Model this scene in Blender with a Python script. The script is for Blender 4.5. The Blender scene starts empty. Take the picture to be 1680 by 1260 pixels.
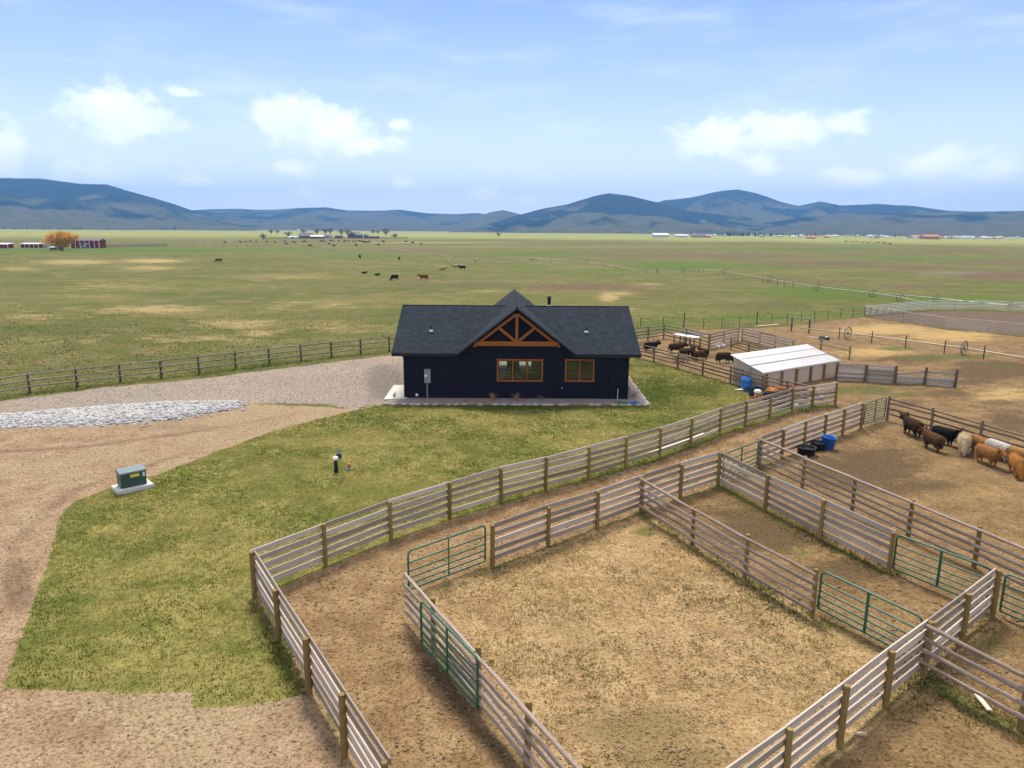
import bpy, bmesh, math, random
import numpy as np
from mathutils import Vector, Matrix, Euler, noise as mnoise
rng = random.Random(7); nrng = np.random.default_rng(7)
S = bpy.context.scene; COL = S.collection
rad = math.radians

# ---------------------------------------------------------------- camera
CAM_H, FPX, PITCH, ROLL = 11.0, 1166.0, rad(12.24), rad(.45)
cam = bpy.data.objects.new('camera', bpy.data.cameras.new('camera')); COL.objects.link(cam)
cam.data.sensor_width = 36.0; cam.data.lens = 36.0 * FPX / 1680.0
cam.data.clip_start = .5; cam.data.clip_end = 40000
_f = np.array([0, math.cos(PITCH), -math.sin(PITCH)]); _u0 = np.array([0, math.sin(PITCH), math.cos(PITCH)]); _r0 = np.array([1., 0, 0])
_R = _r0*math.cos(ROLL) + _u0*math.sin(ROLL); _U = _u0*math.cos(ROLL) - _r0*math.sin(ROLL); _C = np.array([0, 0, CAM_H])
cam.matrix_world = Matrix(((_R[0], _U[0], -_f[0], 0), (_R[1], _U[1], -_f[1], 0), (_R[2], _U[2], -_f[2], CAM_H), (0, 0, 0, 1)))
S.camera = cam

# ---------------------------------------------------------------- light, sky, exposure
SUN_EL, SUN_AZ = rad(58), rad(-6)          # azimuth from +Y (view direction) towards +X
SKY_STRENGTH = .080
S.view_settings.view_transform = 'Standard'; S.view_settings.look = 'None'
S.view_settings.exposure = .72; S.view_settings.gamma = 1; S.view_settings.use_curve_mapping = False
sl = bpy.data.lights.new('sun', 'SUN'); sl.energy = 3.1; sl.angle = rad(12); sl.color = (1, .94, .84)
sun = bpy.data.objects.new('sun', sl); COL.objects.link(sun)
sdir = Vector((math.sin(SUN_AZ)*math.cos(SUN_EL), math.cos(SUN_AZ)*math.cos(SUN_EL), math.sin(SUN_EL)))
sun.rotation_euler = sdir.to_track_quat('Z', 'Y').to_euler()

def ray(x, y): return _f + _R*(x-840)/FPX - _U*(y-630)/FPX
def az_el(x, y):
    d = ray(x, y); d = d/np.linalg.norm(d)
    return math.atan2(d[0], d[1]), math.asin(d[2])

class NT:
    """tiny node-tree helper"""
    def __init__(s, tree): s.t = tree; s.n = tree.nodes; s.l = tree.links
    def node(s, typ, **kw):
        n = s.n.new(typ)
        for k, v in kw.items(): setattr(n, k, v)
        return n
    def put(s, sock, v):
        if v is None: return
        if isinstance(v, bpy.types.NodeSocket): s.l.new(v, sock)
        elif isinstance(v, (tuple, list)) and len(v) == 3 and sock.type == 'RGBA': sock.default_value = (*v, 1)
        else: sock.default_value = v
    def m(s, op, a, b=None, c=None, clamp=False):
        n = s.node('ShaderNodeMath', operation=op); n.use_clamp = clamp
        s.put(n.inputs[0], a); s.put(n.inputs[1], b); s.put(n.inputs[2], c); return n.outputs[0]
    def mix(s, f, a, b, blend='MIX'):
        n = s.node('ShaderNodeMix', data_type='RGBA', blend_type=blend); n.clamp_factor = True
        s.put(n.inputs[0], f); s.put(n.inputs[6], a); s.put(n.inputs[7], b); return n.outputs[2]
    def noise(s, vec, scale, detail=4, rough=.55, dist=0, col=False):
        n = s.node('ShaderNodeTexNoise'); s.put(n.inputs['Vector'], vec); n.inputs['Scale'].default_value = scale
        n.inputs['Detail'].default_value = detail; n.inputs['Roughness'].default_value = rough; n.inputs['Distortion'].default_value = dist
        return n.outputs['Color' if col else 'Fac']
    def ramp(s, f, lo, hi, a=0., b=1., smooth=True):
        n = s.node('ShaderNodeMapRange', interpolation_type='SMOOTHSTEP' if smooth else 'LINEAR')
        s.put(n.inputs[0], f); n.inputs[1].default_value = lo; n.inputs[2].default_value = hi
        n.inputs[3].default_value = a; n.inputs[4].default_value = b; return n.outputs[0]
    def vmul(s, v, k):
        n = s.node('ShaderNodeVectorMath', operation='MULTIPLY'); s.put(n.inputs[0], v); s.put(n.inputs[1], k); return n.outputs[0]
    def vadd(s, v, k):
        n = s.node('ShaderNodeVectorMath', operation='ADD'); s.put(n.inputs[0], v); s.put(n.inputs[1], k); return n.outputs[0]
    def bump(s, h, strength, dist, norm=None):
        n = s.node('ShaderNodeBump'); s.put(n.inputs['Height'], h); n.inputs['Strength'].default_value = strength
        n.inputs['Distance'].default_value = dist; s.put(n.inputs['Normal'], norm); return n.outputs[0]

world = bpy.data.worlds.new('World'); S.world = world; world.use_nodes = True
W = NT(world.node_tree); W.n.clear()
sky = W.node('ShaderNodeTexSky', sky_type='NISHITA'); sky.sun_disc = False; sky.sun_elevation = SUN_EL; sky.sun_rotation = SUN_AZ
sky.air_density = 1.0; sky.dust_density = .6; sky.ozone_density = 2.0; sky.altitude = 1200
tc = W.node('ShaderNodeTexCoord'); sx = W.node('ShaderNodeSeparateXYZ'); W.put(sx.inputs[0], tc.outputs['Generated'])
az = W.m('ARCTAN2', sx.outputs[0], sx.outputs[1]); el = W.m('ARCSINE', sx.outputs[2])
cv = W.node('ShaderNodeCombineXYZ'); W.put(cv.inputs[0], az); W.put(cv.inputs[1], W.m('MULTIPLY', el, 1.5))
n1 = W.noise(cv.outputs[0], 24, 6, .66); n2 = W.noise(W.vadd(cv.outputs[0], (3.1, 1.7, .4)), 9, 4, .55)
CLOUDS = [(190, 188, 78, 46, 1), (230, 205, 60, 25, .5), (470, 190, 72, 34, .95), (535, 212, 95, 42, .9), (600, 240, 75, 22, .8), (655, 203, 24, 12, .7), (8, 250, 36, 52, .9), (145, 280, 70, 24, .6),
          (480, 276, 42, 16, .75), (500, 318, 36, 14, .7), (660, 300, 32, 13, .75), (310, 297, 45, 14, .5), (792, 316, 36, 15, .7), (860, 326, 30, 12, .5),
          (1180, 222, 85, 36, .9), (1285, 215, 85, 36, .95), (1255, 268, 45, 22, .5), (1375, 200, 60, 22, .4), (1400, 292, 52, 22, .9), (1540, 267, 70, 26, .9), (1640, 276, 50, 20, .8),
          (295, 150, 32, 10, .5), (1130, 320, 60, 15, .5), (1520, 320, 90, 14, .4), (1000, 330, 90, 12, .35)]
blobs = [(*az_el(c[0], c[1]), c[2]/FPX, c[3]/FPX, c[4]) for c in CLOUDS]
for k in range(14):                            # the same kind of cloud goes on round the horizon outside the frame
    blobs.append((rad(45 + 270*k/13. + rng.uniform(-5, 5)), rad(rng.uniform(4, 13)), rng.uniform(.03, .1), rng.uniform(.015, .04), rng.uniform(.5, 1)))
tot = None
ce = W.node('ShaderNodeCombineXYZ'); W.put(ce.inputs[0], az); W.put(ce.inputs[1], el)
for (a, e, w, h, amp) in blobs:
    a = a + 2*math.pi if a < -math.pi else (a - 2*math.pi if a > math.pi else a)
    v = W.node('ShaderNodeVectorMath', operation='MULTIPLY_ADD'); W.put(v.inputs[0], ce.outputs[0]); v.inputs[1].default_value = (1/w, 1/h, 0); v.inputs[2].default_value = (-a/w, -e/h, (1-amp)*.75)
    ln = W.node('ShaderNodeVectorMath', operation='LENGTH'); W.put(ln.inputs[0], v.outputs[0])
    tot = ln.outputs['Value'] if tot is None else W.m('SMOOTH_MIN', tot, ln.outputs['Value'], .25)
tot = W.m('ADD', tot, W.m('ADD', W.m('MULTIPLY', W.m('SUBTRACT', n1, .5), 2.3), W.m('MULTIPLY', W.m('SUBTRACT', n2, .5), .9)))
tot = W.m('MULTIPLY', W.ramp(tot, 1.08, .2), W.ramp(n2, .25, .65, .55, 1.))
veil = W.ramp(W.noise(W.vmul(cv.outputs[0], (1, 3.2, 1)), 4.5, 4, .6), .44, .85, 0, .3)
tot = W.m('MAXIMUM', tot, veil)
deck = W.m('MULTIPLY', W.ramp(el, rad(19), rad(40)), W.ramp(W.noise(W.vmul(tc.outputs['Generated'], (1, 1, 2)), 2.6, 4, .6), .30, .52, .25, 1.))   # broken bright cloud overhead, which softens the sun
lift = W.ramp(el, rad(-1), rad(19), .62, .04)      # thin bright haze low in the air
skyc = W.mix(lift, sky.outputs[0], (10.2, 10.9, 12.2))
skyc = W.mix(W.ramp(el, rad(-1), rad(10), .7, 0), skyc, (13.0, 12.8, 12.1))
skyc = W.mix(1.0, skyc, (.95, .975, 1.06), 'MULTIPLY')
skyc = W.mix(W.m('MULTIPLY', tot, .88), skyc, (13.2, 13.1, 13.0))
skyc = W.mix(deck, skyc, (10.2, 10.0, 9.7))
bg = W.node('ShaderNodeBackground'); W.put(bg.inputs[0], skyc); bg.inputs[1].default_value = SKY_STRENGTH
wo = W.node('ShaderNodeOutputWorld'); W.l.new(bg.outputs[0], wo.inputs[0])
S.render.engine = 'CYCLES'; S.cycles.use_denoising = True; S.cycles.max_bounces = 5; S.cycles.diffuse_bounces = 3; S.cycles.volume_bounces = 0
S.cycles.transparent_max_bounces = 12; S.cycles.use_adaptive_sampling = True; S.cycles.adaptive_threshold = .012; S.cycles.adaptive_min_samples = 24

# ---------------------------------------------------------------- terrain and pixel-to-place
def sstep(a, b, x):   # smoothstep, falling when b < a
    t = np.clip((x-a)/(b-a), 0, 1); return t*t*(3-2*t)
def terr(x, y):
    x = np.asarray(x, float); y = np.asarray(y, float); d = np.hypot(x, y)
    a = sstep(85, 260, d)
    z = .45*np.sin(x/41.+.8)*np.sin(y/57.+.3) + .35*np.sin(x/23.-y/71.+1.1) + .5*np.sin(y/96.+x/160.)
    return z*a*(1-.7*sstep(700, 1500, d))
def gp(x, y, z=0.):
    """pixel of the photograph -> where that ray meets the ground (plus z)"""
    d = ray(x, y); P = _C + d*((z-CAM_H)/d[2])
    for _ in range(6):
        zz = float(terr(P[0], P[1])) + z
        P = _C + d*((zz-CAM_H)/min(d[2], -1e-4))
    return Vector((P[0], P[1], P[2]))
def at_depth(x, y, Y):
    d = ray(x, y); return Vector(_C + d*(Y/d[1]))
def to_px(X, Y, Z):
    V = np.stack([X-_C[0], Y-_C[1], Z-_C[2]], -1); dep = V@_f; dep = np.where(dep < .5, .5, dep)
    return 840+FPX*(V@_R)/dep, 630-FPX*(V@_U)/dep

# ---------------------------------------------------------------- materials
MATS = {}
def mat(name):
    m = bpy.data.materials.new(name); m.use_nodes = True
    N = NT(m.node_tree); N.n.clear(); o = N.node('ShaderNodeOutputMaterial')
    N.p = N.node('ShaderNodeBsdfPrincipled'); N.l.new(N.p.outputs[0], o.inputs[0]); N.o = o; N.mat = m
    N.p.inputs['Specular IOR Level'].default_value = .25
    MATS[name] = m; return N
def setp(N, col=None, rough=None, metal=None, norm=None, spec=None):
    for k, v in (('Base Color', col), ('Roughness', rough), ('Metallic', metal), ('Normal', norm), ('Specular IOR Level', spec)):
        if v is not None: N.put(N.p.inputs[k], v)
def simple(name, col, rough=.7, metal=0., var=.15, scale=6., bump=0., spec=.3):
    N = mat(name); t = N.node('ShaderNodeTexCoord'); r = N.node('ShaderNodeObjectInfo')
    v = N.vadd(t.outputs['Object'], N.vmul(r.outputs['Location'], (1, 1, 1)))
    n = N.noise(v, scale, 5, .6)
    c = N.mix(n, tuple(x*(1-var) for x in col), tuple(min(1, x*(1+var)) for x in col))
    setp(N, c, rough, metal, None if not bump else N.bump(N.noise(v, scale*6, 4), bump, .02), spec); return MATS[name]
def wood(name, light, dark, bark=None, rough=.85, amount=.5):
    """weathered timber; pieces are unit-length along local x or z so the grain runs with them"""
    N = mat(name); t = N.node('ShaderNodeTexCoord'); r = N.node('ShaderNodeObjectInfo'); rnd = r.outputs['Random']
    off = N.node('ShaderNodeCombineXYZ'); N.put(off.inputs[0], N.m('MULTIPLY', rnd, 37.)); N.put(off.inputs[1], N.m('MULTIPLY', rnd, 91.)); N.put(off.inputs[2], N.m('MULTIPLY', rnd, 13.))
    g = N.noise(N.vadd(N.vmul(t.outputs['Object'], (2.2, 9, 9)), off.outputs[0]), 1., 6, .65)
    fine = N.noise(N.vadd(N.vmul(t.outputs['Object'], (6, 14, 30)), off.outputs[0]), 1.6, 4, .7)
    c = N.mix(N.ramp(N.m('ADD', N.m('MULTIPLY', g, .6), N.m('MULTIPLY', fine, .4)), .38, .62), dark, light)
    if bark: c = N.mix(N.ramp(N.noise(N.vadd(N.vmul(t.outputs['Object'], (5, 2, 2)), off.outputs[0]), 1.1, 5, .7), .55, .68), c, bark)
    tint = N.ramp(rnd, 0, 1, 1-amount*.5, 1+amount*.35, False)
    tn = N.node('ShaderNodeCombineXYZ'); N.put(tn.inputs[0], tint); N.put(tn.inputs[1], N.m('POWER', tint, 1.05)); N.put(tn.inputs[2], N.m('POWER', tint, 1.12))
    setp(N, N.mix(1., c, tn.outputs[0], 'MULTIPLY'), rough, norm=N.bump(fine, .5, .012), spec=.15); return MATS[name]

wood('board_wood', (.56, .475, .405), (.33, .262, .212), amount=.85)
wood('log_wood', (.47, .375, .315), (.175, .12, .093), (.16, .09, .055), amount=.5)
wood('brown_rail', (.27, .205, .155), (.12, .085, .06), (.10, .055, .035), amount=.55)
wood('grey_rail', (.31, .275, .235), (.17, .145, .12), amount=.4)
wood('post_wood', (.31, .215, .08), (.19, .125, .042), amount=.4)
wood('dark_post', (.16, .12, .08), (.085, .062, .04), amount=.4)
wood('timber', (.34, .115, .025), (.23, .07, .014), amount=.15, rough=.5)
wood('firewood', (.62, .27, .08), (.40, .13, .03), amount=.7)
wood('pale_plank', (.74, .62, .50), (.55, .43, .32), amount=.2)
simple('gate_green', (.010, .105, .058), .42, 0, .2, 9., spec=.5)
simple('steel_panel', (.55, .56, .55), .5, .1, .25, 4.)
simple('rust_pipe', (.38, .33, .29), .6, .1, .25, 5.)
simple('pipe_pale', (.40, .35, .27), .5, .3, .15, 3.)
simple('wheel_steel', (.17, .16, .15), .55, .4, .3, 5.)
simple('t_post', (.045, .05, .04), .7)
simple('concrete', (.55, .52, .48), .85, 0, .12, 5., .2)
simple('blue_plastic', (.02, .16, .55), .4, 0, .15, 3., spec=.5)
simple('dark_plastic', (.018, .019, .022), .45, 0, .3, 3., spec=.5)
simple('navy_plastic', (.02, .035, .085), .5, 0, .3, 3.)
simple('water', (.05, .06, .06), .06, 0, .1, 3., spec=.6)
simple('rubber_grey', (.12, .13, .12), .6)
simple('metal_grey', (.25, .28, .30), .45, .3, .1, 3.)
simple('galvanised', (.55, .57, .6), .4, .6, .1, 4.)
simple('stove_pipe', (.02, .02, .022), .5, .3)
simple('transformer_green', (.035, .075, .062), .45, 0, .12, 3., spec=.5)
simple('transformer_lid', (.13, .175, .165), .4, 0, .12, 3., spec=.5)
simple('label_yellow', (.72, .58, .06), .5, 0, .15, 9.)
simple('label_white', (.8, .82, .84), .5)
simple('orange_pipe', (.42, .17, .06), .6)
simple('edging_stone', (.47, .44, .41), .9, 0, .25, 6., .3)
simple('rock_grey', (.43, .415, .40), .9, 0, .35, 1.3, .3)
simple('pebble', (.36, .30, .26), .95, 0, .35, 1.1)
simple('clod', (.25, .168, .092), 1., 0, .35, 1.5)
simple('clod_straw', (.27, .19, .10), 1., 0, .4, 1.5)
simple('dry_grass', (.30, .20, .08), .9, 0, .4, 9.)
simple('barn_red', (.20, .028, .028), .8, 0, .2, .5)
simple('barn_white', (.72, .72, .74), .7, 0, .08, .4)
simple('barn_grey', (.12, .12, .13), .8, 0, .2, .4)
simple('far_wall', (.5, .43, .36), .8, 0, .2, .3)
simple('far_orange', (.52, .22, .11), .8, 0, .2, .3)
simple('roof_pale', (.55, .55, .56), .5, 0, .08, .3)
simple('roof_dark', (.10, .10, .11), .7, 0, .2, .3)
simple('willow_twig', (.78, .46, .11), .8, 0, .25, .6)
simple('bare_twig', (.17, .12, .10), .9, 0, .25, .3)
simple('trunk_bark', (.11, .075, .05), .9, 0, .3, 2.)
simple('conifer', (.028, .045, .030), .9, 0, .35, .4)
simple('hose_blue', (.06, .2, .5), .4)
simple('hose_green', (.03, .16, .09), .5)
simple('interior_wall', (.45, .42, .37), .8)
simple('interior_floor', (.28, .19, .11), .5)
simple('cabinet_white', (.75, .74, .70), .5)
simple('tarp_dark', (.03, .035, .045), .5)

N = mat('shed_roof'); t = N.node('ShaderNodeTexCoord')
setp(N, N.mix(N.noise(t.outputs['Object'], 2.2, 6, .65), (.58, .575, .61), (.78, .77, .80)), .42, .25, spec=.4)
N = mat('shed_wall'); t = N.node('ShaderNodeTexCoord')
c = N.mix(N.noise(N.vmul(t.outputs['Object'], (1, 1, .25)), 2.5, 6, .7), (.49, .385, .295), (.63, .515, .41)); setp(N, c, .6)
N = mat('navy_siding'); t = N.node('ShaderNodeTexCoord')
g = N.noise(N.vmul(t.outputs['Object'], (30, 30, 1.2)), 1., 5, .6)
setp(N, N.mix(N.noise(t.outputs['Object'], 1.1, 5, .6), N.mix(g, (.0028, .0031, .0100), (.0062, .0068, .0190)), (.0060, .0066, .0185)), .62, norm=N.bump(g, .3, .01), spec=.2)
N = mat('shingles'); t = N.node('ShaderNodeTexCoord')
br = N.node('ShaderNodeTexBrick'); N.put(br.inputs['Vector'], t.outputs['UV']); br.inputs['Scale'].default_value = 1.
br.inputs['Brick Width'].default_value = .33; br.inputs['Row Height'].default_value = .145; br.inputs['Mortar Size'].default_value = .008
br.inputs['Color1'].default_value = (.008, .012, .019, 1); br.inputs['Color2'].default_value = (.030, .039, .055, 1); br.inputs['Mortar'].default_value = (.014, .016, .02, 1)
fn = N.noise(t.outputs['UV'], 60, 3, .7); big = N.noise(t.outputs['UV'], .7, 5, .6)
c = N.mix(N.m('MULTIPLY', fn, .5), br.outputs[0], (.034, .042, .054)); c = N.mix(N.ramp(big, .3, .7, 0, .35), c, (.012, .016, .022))
setp(N, c, .95, norm=N.bump(N.m('ADD', N.m('MULTIPLY', br.outputs[1], -1.), N.m('MULTIPLY', fn, .3)), .6, .02), spec=.12)
simple('fascia', (.010, .011, .015), .6)
N = mat('window_glass')
gl = N.node('ShaderNodeBsdfGlossy'); gl.inputs['Roughness'].default_value = .015; gl.inputs[0].default_value = (.85, .9, .92, 1)
tr = N.node('ShaderNodeBsdfTransparent'); tr.inputs[0].default_value = (.62, .66, .66, 1)
fr = N.node('ShaderNodeFresnel'); fr.inputs[0].default_value = 1.9
mx = N.node('ShaderNodeMixShader'); N.put(mx.inputs[0], fr.outputs[0]); N.l.new(tr.outputs[0], mx.inputs[1]); N.l.new(gl.outputs[0], mx.inputs[2]); N.l.new(mx.outputs[0], N.o.inputs[0])
N = mat('hide'); r = N.node('ShaderNodeObjectInfo'); t = N.node('ShaderNodeTexCoord')
n_ = N.noise(N.vmul(t.outputs['Object'], (3, 3, 9)), 2.2, 5, .65)
c = N.mix(N.ramp(n_, .3, .7), N.mix(1., r.outputs['Color'], (.55, .5, .45), 'MULTIPLY'), N.mix(1., r.outputs['Color'], (1.2, 1.18, 1.12), 'MULTIPLY')); setp(N, c, .85, norm=N.bump(n_, .6, .04), spec=.15)
N = mat('grass_blade'); a = N.node('ShaderNodeVertexColor'); a.layer_name = 'Col'
setp(N, a.outputs[0], .8, spec=.1)
tl = N.node('ShaderNodeBsdfTranslucent'); N.l.new(a.outputs[0], tl.inputs[0]); mx = N.node('ShaderNodeMixShader'); mx.inputs[0].default_value = .5; N.l.new(N.p.outputs[0], mx.inputs[1]); N.l.new(tl.outputs[0], mx.inputs[2]); N.l.new(mx.outputs[0], N.o.inputs[0])

# ---------------------------------------------------------------- mesh helpers
def link(name, me, m=None, parent=None, M=None, label=None, cat=None, group=None, kind=None, smooth=False):
    o = bpy.data.objects.new(name, me); COL.objects.link(o)
    if m is not None and me is not None:
        m = MATS[m] if isinstance(m, str) else m
        if not me.materials: me.materials.append(m)
        elif me.materials[0] != m:
            o.material_slots[0].link = 'OBJECT'; o.material_slots[0].material = m
    if parent is not None:
        o.parent = parent
    if M is not None: o.matrix_local = M
    for k, v in (('label', label), ('category', cat), ('group', group), ('kind', kind)):
        if v: o[k] = v
    return o
def thing(name, loc, label, cat, group=None, rz=0.):
    o = bpy.data.objects.new(name, None); COL.objects.link(o); o.location = loc; o.rotation_euler = (0, 0, rz); o.empty_display_size = .2
    o['label'] = label; o['category'] = cat
    if group: o['group'] = group
    return o
def mesh_from(name, v, f, smooth=False):
    me = bpy.data.meshes.new(name); me.from_pydata([tuple(p) for p in v], [], [tuple(q) for q in f]); me.update()
    if smooth: me.polygons.foreach_set('use_smooth', [True]*len(me.polygons))
    return me
def bm_mesh(name, bm, smooth=False):
    bmesh.ops.recalc_face_normals(bm, faces=bm.faces[:])
    me = bpy.data.meshes.new(name); bm.to_mesh(me); bm.free()
    if smooth: me.polygons.foreach_set('use_smooth', [True]*len(me.polygons))
    return me
def add_box(bm, x0, x1, y0, y1, z0, z1):
    v = [bm.verts.new((x, y, z)) for x in (x0, x1) for y in (y0, y1) for z in (z0, z1)]
    for f in ((0, 1, 3, 2), (4, 6, 7, 5), (0, 4, 5, 1), (2, 3, 7, 6), (0, 2, 6, 4), (1, 5, 7, 3)): bm.faces.new([v[i] for i in f])
    return v
def box_mesh(name, *boxes, bevel=0.):
    bm = bmesh.new()
    for b in boxes: add_box(bm, *b)
    if bevel: bmesh.ops.bevel(bm, geom=bm.edges[:], offset=bevel, segments=1, affect='EDGES')
    return bm_mesh(name, bm)
def tube(pts, r, n=6, closed=False, bm=None, cap=True, taper=None):
    """sweep a ring along pts into a bmesh"""
    own = bm is None; bm = bm or bmesh.new(); P = [Vector(p) for p in pts]; rings = []
    for i, p in enumerate(P):
        a = P[i-1] if (i > 0 or closed) else P[i]; b = P[(i+1) % len(P)] if (i < len(P)-1 or closed) else P[i]
        d = (b-a).normalized(); ref = Vector((0, 0, 1)) if abs(d.z) < .9 else Vector((1, 0, 0))
        u = d.cross(ref).normalized(); w = d.cross(u); rr = r*(taper[i] if taper else 1)
        rings.append([bm.verts.new(p + (u*math.cos(2*math.pi*k/n) + w*math.sin(2*math.pi*k/n))*rr) for k in range(n)])
    m = len(rings)
    for i in range(m if closed else m-1):
        A, B = rings[i], rings[(i+1) % m]
        for k in range(n): bm.faces.new((A[k], A[(k+1) % n], B[(k+1) % n], B[k]))
    if cap and not closed: bm.faces.new(rings[0]); bm.faces.new(rings[-1])
    return bm
def axis_matrix(a, b, origin=Vector((0, 0, 0)), sy=1., sz=1., roll=0.):
    """matrix laying a unit piece (x in 0..1) from a to b"""
    d = b-a; L = d.length; x = d/L; y = Vector((0, 0, 1)).cross(x); y = y.normalized() if y.length > 1e-5 else Vector((0, 1, 0)); z = x.cross(y)
    if roll: q = Matrix.Rotation(roll, 3, x); y = q@y; z = q@z
    M = Matrix.Identity(4)
    for i in range(3): M[i][0] = x[i]*L; M[i][1] = y[i]*sy; M[i][2] = z[i]*sz; M[i][3] = a[i]-origin[i]
    return M
UNIT_BOX = box_mesh('plank_piece', (0, 1, -.5, .5, -.5, .5))
def ring_piece(name, n, stations, ax, smooth=True):
    """rings square to the long axis: stations = (t, off1, off2, radius)"""
    v = []; f = []; m = len(stations)
    for (t, o1, o2, r_) in stations:
        for k in range(n):
            c_, s_ = math.cos(2*math.pi*k/n)*r_+o1, math.sin(2*math.pi*k/n)*r_+o2
            v.append((t, c_, s_) if ax == 'x' else (c_, s_, t))
    for i in range(m-1):
        for k in range(n): f.append((i*n+k, i*n+(k+1) % n, (i+1)*n+(k+1) % n, (i+1)*n+k))
    f.append(tuple(range(n-1, -1, -1))); f.append(tuple((m-1)*n+k for k in range(n)))
    bm = bmesh.new(); me_ = mesh_from(name, v, f); bm.from_mesh(me_); bmesh.ops.recalc_face_normals(bm, faces=bm.faces[:]); bm.to_mesh(me_); bm.free()
    if smooth: me_.polygons.foreach_set('use_smooth', [len(p.vertices) == 4 for p in me_.polygons])
    return me_
def unit_log(name, n, wob, seed):
    r = random.Random(seed)
    return ring_piece(name, n, [(i/5., r.uniform(-wob, wob), r.uniform(-wob, wob), r.uniform(.92, 1.08)*(1.1-.2*i/5.)) for i in range(6)], 'x')
LOGS = [unit_log('log_piece', 8, .2, k) for k in range(5)]
UNIT_TUBE = bm_mesh('tube_piece', tube([(0, 0, 0), (1, 0, 0)], 1., 8), True)
def unit_post(name, n, seed):
    r = random.Random(seed)
    return ring_piece(name, n, [(0, 0, 0, 1.05), (.5, r.uniform(-.1, .1), r.uniform(-.1, .1), 1.), (.985, r.uniform(-.1, .1), 0, .97), (1., 0, 0, .88)], 'z', False)
POSTS = [unit_post('post_piece', 9, k) for k in range(3)]
def lathe(prof, n=16, name='lathe', smooth=True):
    v = []; f = []
    for (r, z) in prof: v += [(r*math.cos(2*math.pi*k/n), r*math.sin(2*math.pi*k/n), z) for k in range(n)]
    for i in range(len(prof)-1):
        for k in range(n): f.append((i*n+k, i*n+(k+1) % n, (i+1)*n+(k+1) % n, (i+1)*n+k))
    f.append(tuple(range(n-1, -1, -1))); m = len(prof)-1; f.append(tuple(m*n+k for k in range(n)))
    return mesh_from(name, v, f, smooth)

def post(parent, p, h, r=.075, m='post_wood', lean=.012):
    o = parent.location; M = Matrix.Translation(p-Vector(o)-Vector((0, 0, .25))) @ Euler((rng.uniform(-lean, lean), rng.uniform(-lean, lean), rng.uniform(0, 6)), 'XYZ').to_matrix().to_4x4() @ Matrix.Diagonal((r, r, h+.25, 1))
    return link('post', rng.choice(POSTS), m, parent, M)
def fence(name, pts, label, style='board', side=1, group=None, h=1.5, levels=None, over=(0, 0), skip_posts=(), bay_levels=None, postm=None, railm=None, pr=.075, postr=None):
    """posts at pts; a board or log per bay and level, hung on one side of the posts (+1 left of travel, -1 right)"""
    pts = [Vector(p) for p in pts]; root = thing(name, pts[0], label, 'fence', group)
    levels = levels or {'board': (1.43, 1.14, .86, .57, .28), 'log': (1.42, 1.10, .84, .58, .30), 'rail': (1.32, .90, .47)}[style]
    postm = postm or 'post_wood'; railm = railm or {'board': 'board_wood', 'log': 'log_wood', 'rail': 'grey_rail'}[style]
    for i, p in enumerate(pts):
        if i not in skip_posts: post(root, p, h + rng.uniform(-.03, .03), (postr or pr)*rng.uniform(.92, 1.08), postm)
    jz = {}
    for i in range(len(pts)-1):
        a, b = pts[i], pts[i+1]; d = (b-a).normalized(); nrm = Vector((-d.y, d.x, 0)).normalized()*side
        lv = bay_levels[i] if bay_levels else levels
        for k, z in enumerate(lv):
            off = pr + (.022 if style == 'board' else .05)
            za = jz.get((i, k), z + rng.uniform(-.02, .02)); zb = z + rng.uniform(-.025, .025)
            if style == 'board' : jz[(i+1, k)] = zb + rng.uniform(-.006, .006)
            ea = over[0] if i == 0 else (.0 if style == 'board' else .10); eb = over[1] if i == len(pts)-2 else (-.004 if style == 'board' else .10)
            A = a - d*ea + nrm*off + Vector((0, 0, za)); B = b + d*eb + nrm*off + Vector((0, 0, zb))
            if style == 'board':
                link('board', UNIT_BOX, railm, root, axis_matrix(A, B, pts[0], .036, rng.uniform(.155, .182), rng.uniform(-.06, .06)))
            else:
                if (i+k) % 2: A, B = B, A
                A += nrm*rng.uniform(-.008, .012); B += nrm*rng.uniform(-.008, .012)
                rr = rng.uniform(.047, .060) if style == 'log' else rng.uniform(.048, .056)
                link('rail', rng.choice(LOGS), railm, root, axis_matrix(A, B, pts[0], rr, rr, rng.uniform(0, 6)))
    return root
def G(*pp): return [gp(*p) for p in pp]

# ---------------------------------------------------------------- value noise in numpy
_tab = np.random.default_rng(3).random((256, 256))
def vnoise(x, y):
    xi = np.floor(x).astype(int); yi = np.floor(y).astype(int); fx = x-xi; fy = y-yi; fx = fx*fx*(3-2*fx); fy = fy*fy*(3-2*fy)
    g = lambda i, j: _tab[(xi+i) & 255, (yi+j) & 255]
    return (g(0, 0)*(1-fx)+g(1, 0)*fx)*(1-fy) + (g(0, 1)*(1-fx)+g(1, 1)*fx)*fy
def fbm(x, y, o=4):
    s = 0; a = .5
    for k in range(o): s = s + a*vnoise(x*2**k+17.3*k, y*2**k+9.1*k); a *= .5
    return s/(1-.5**o)

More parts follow.
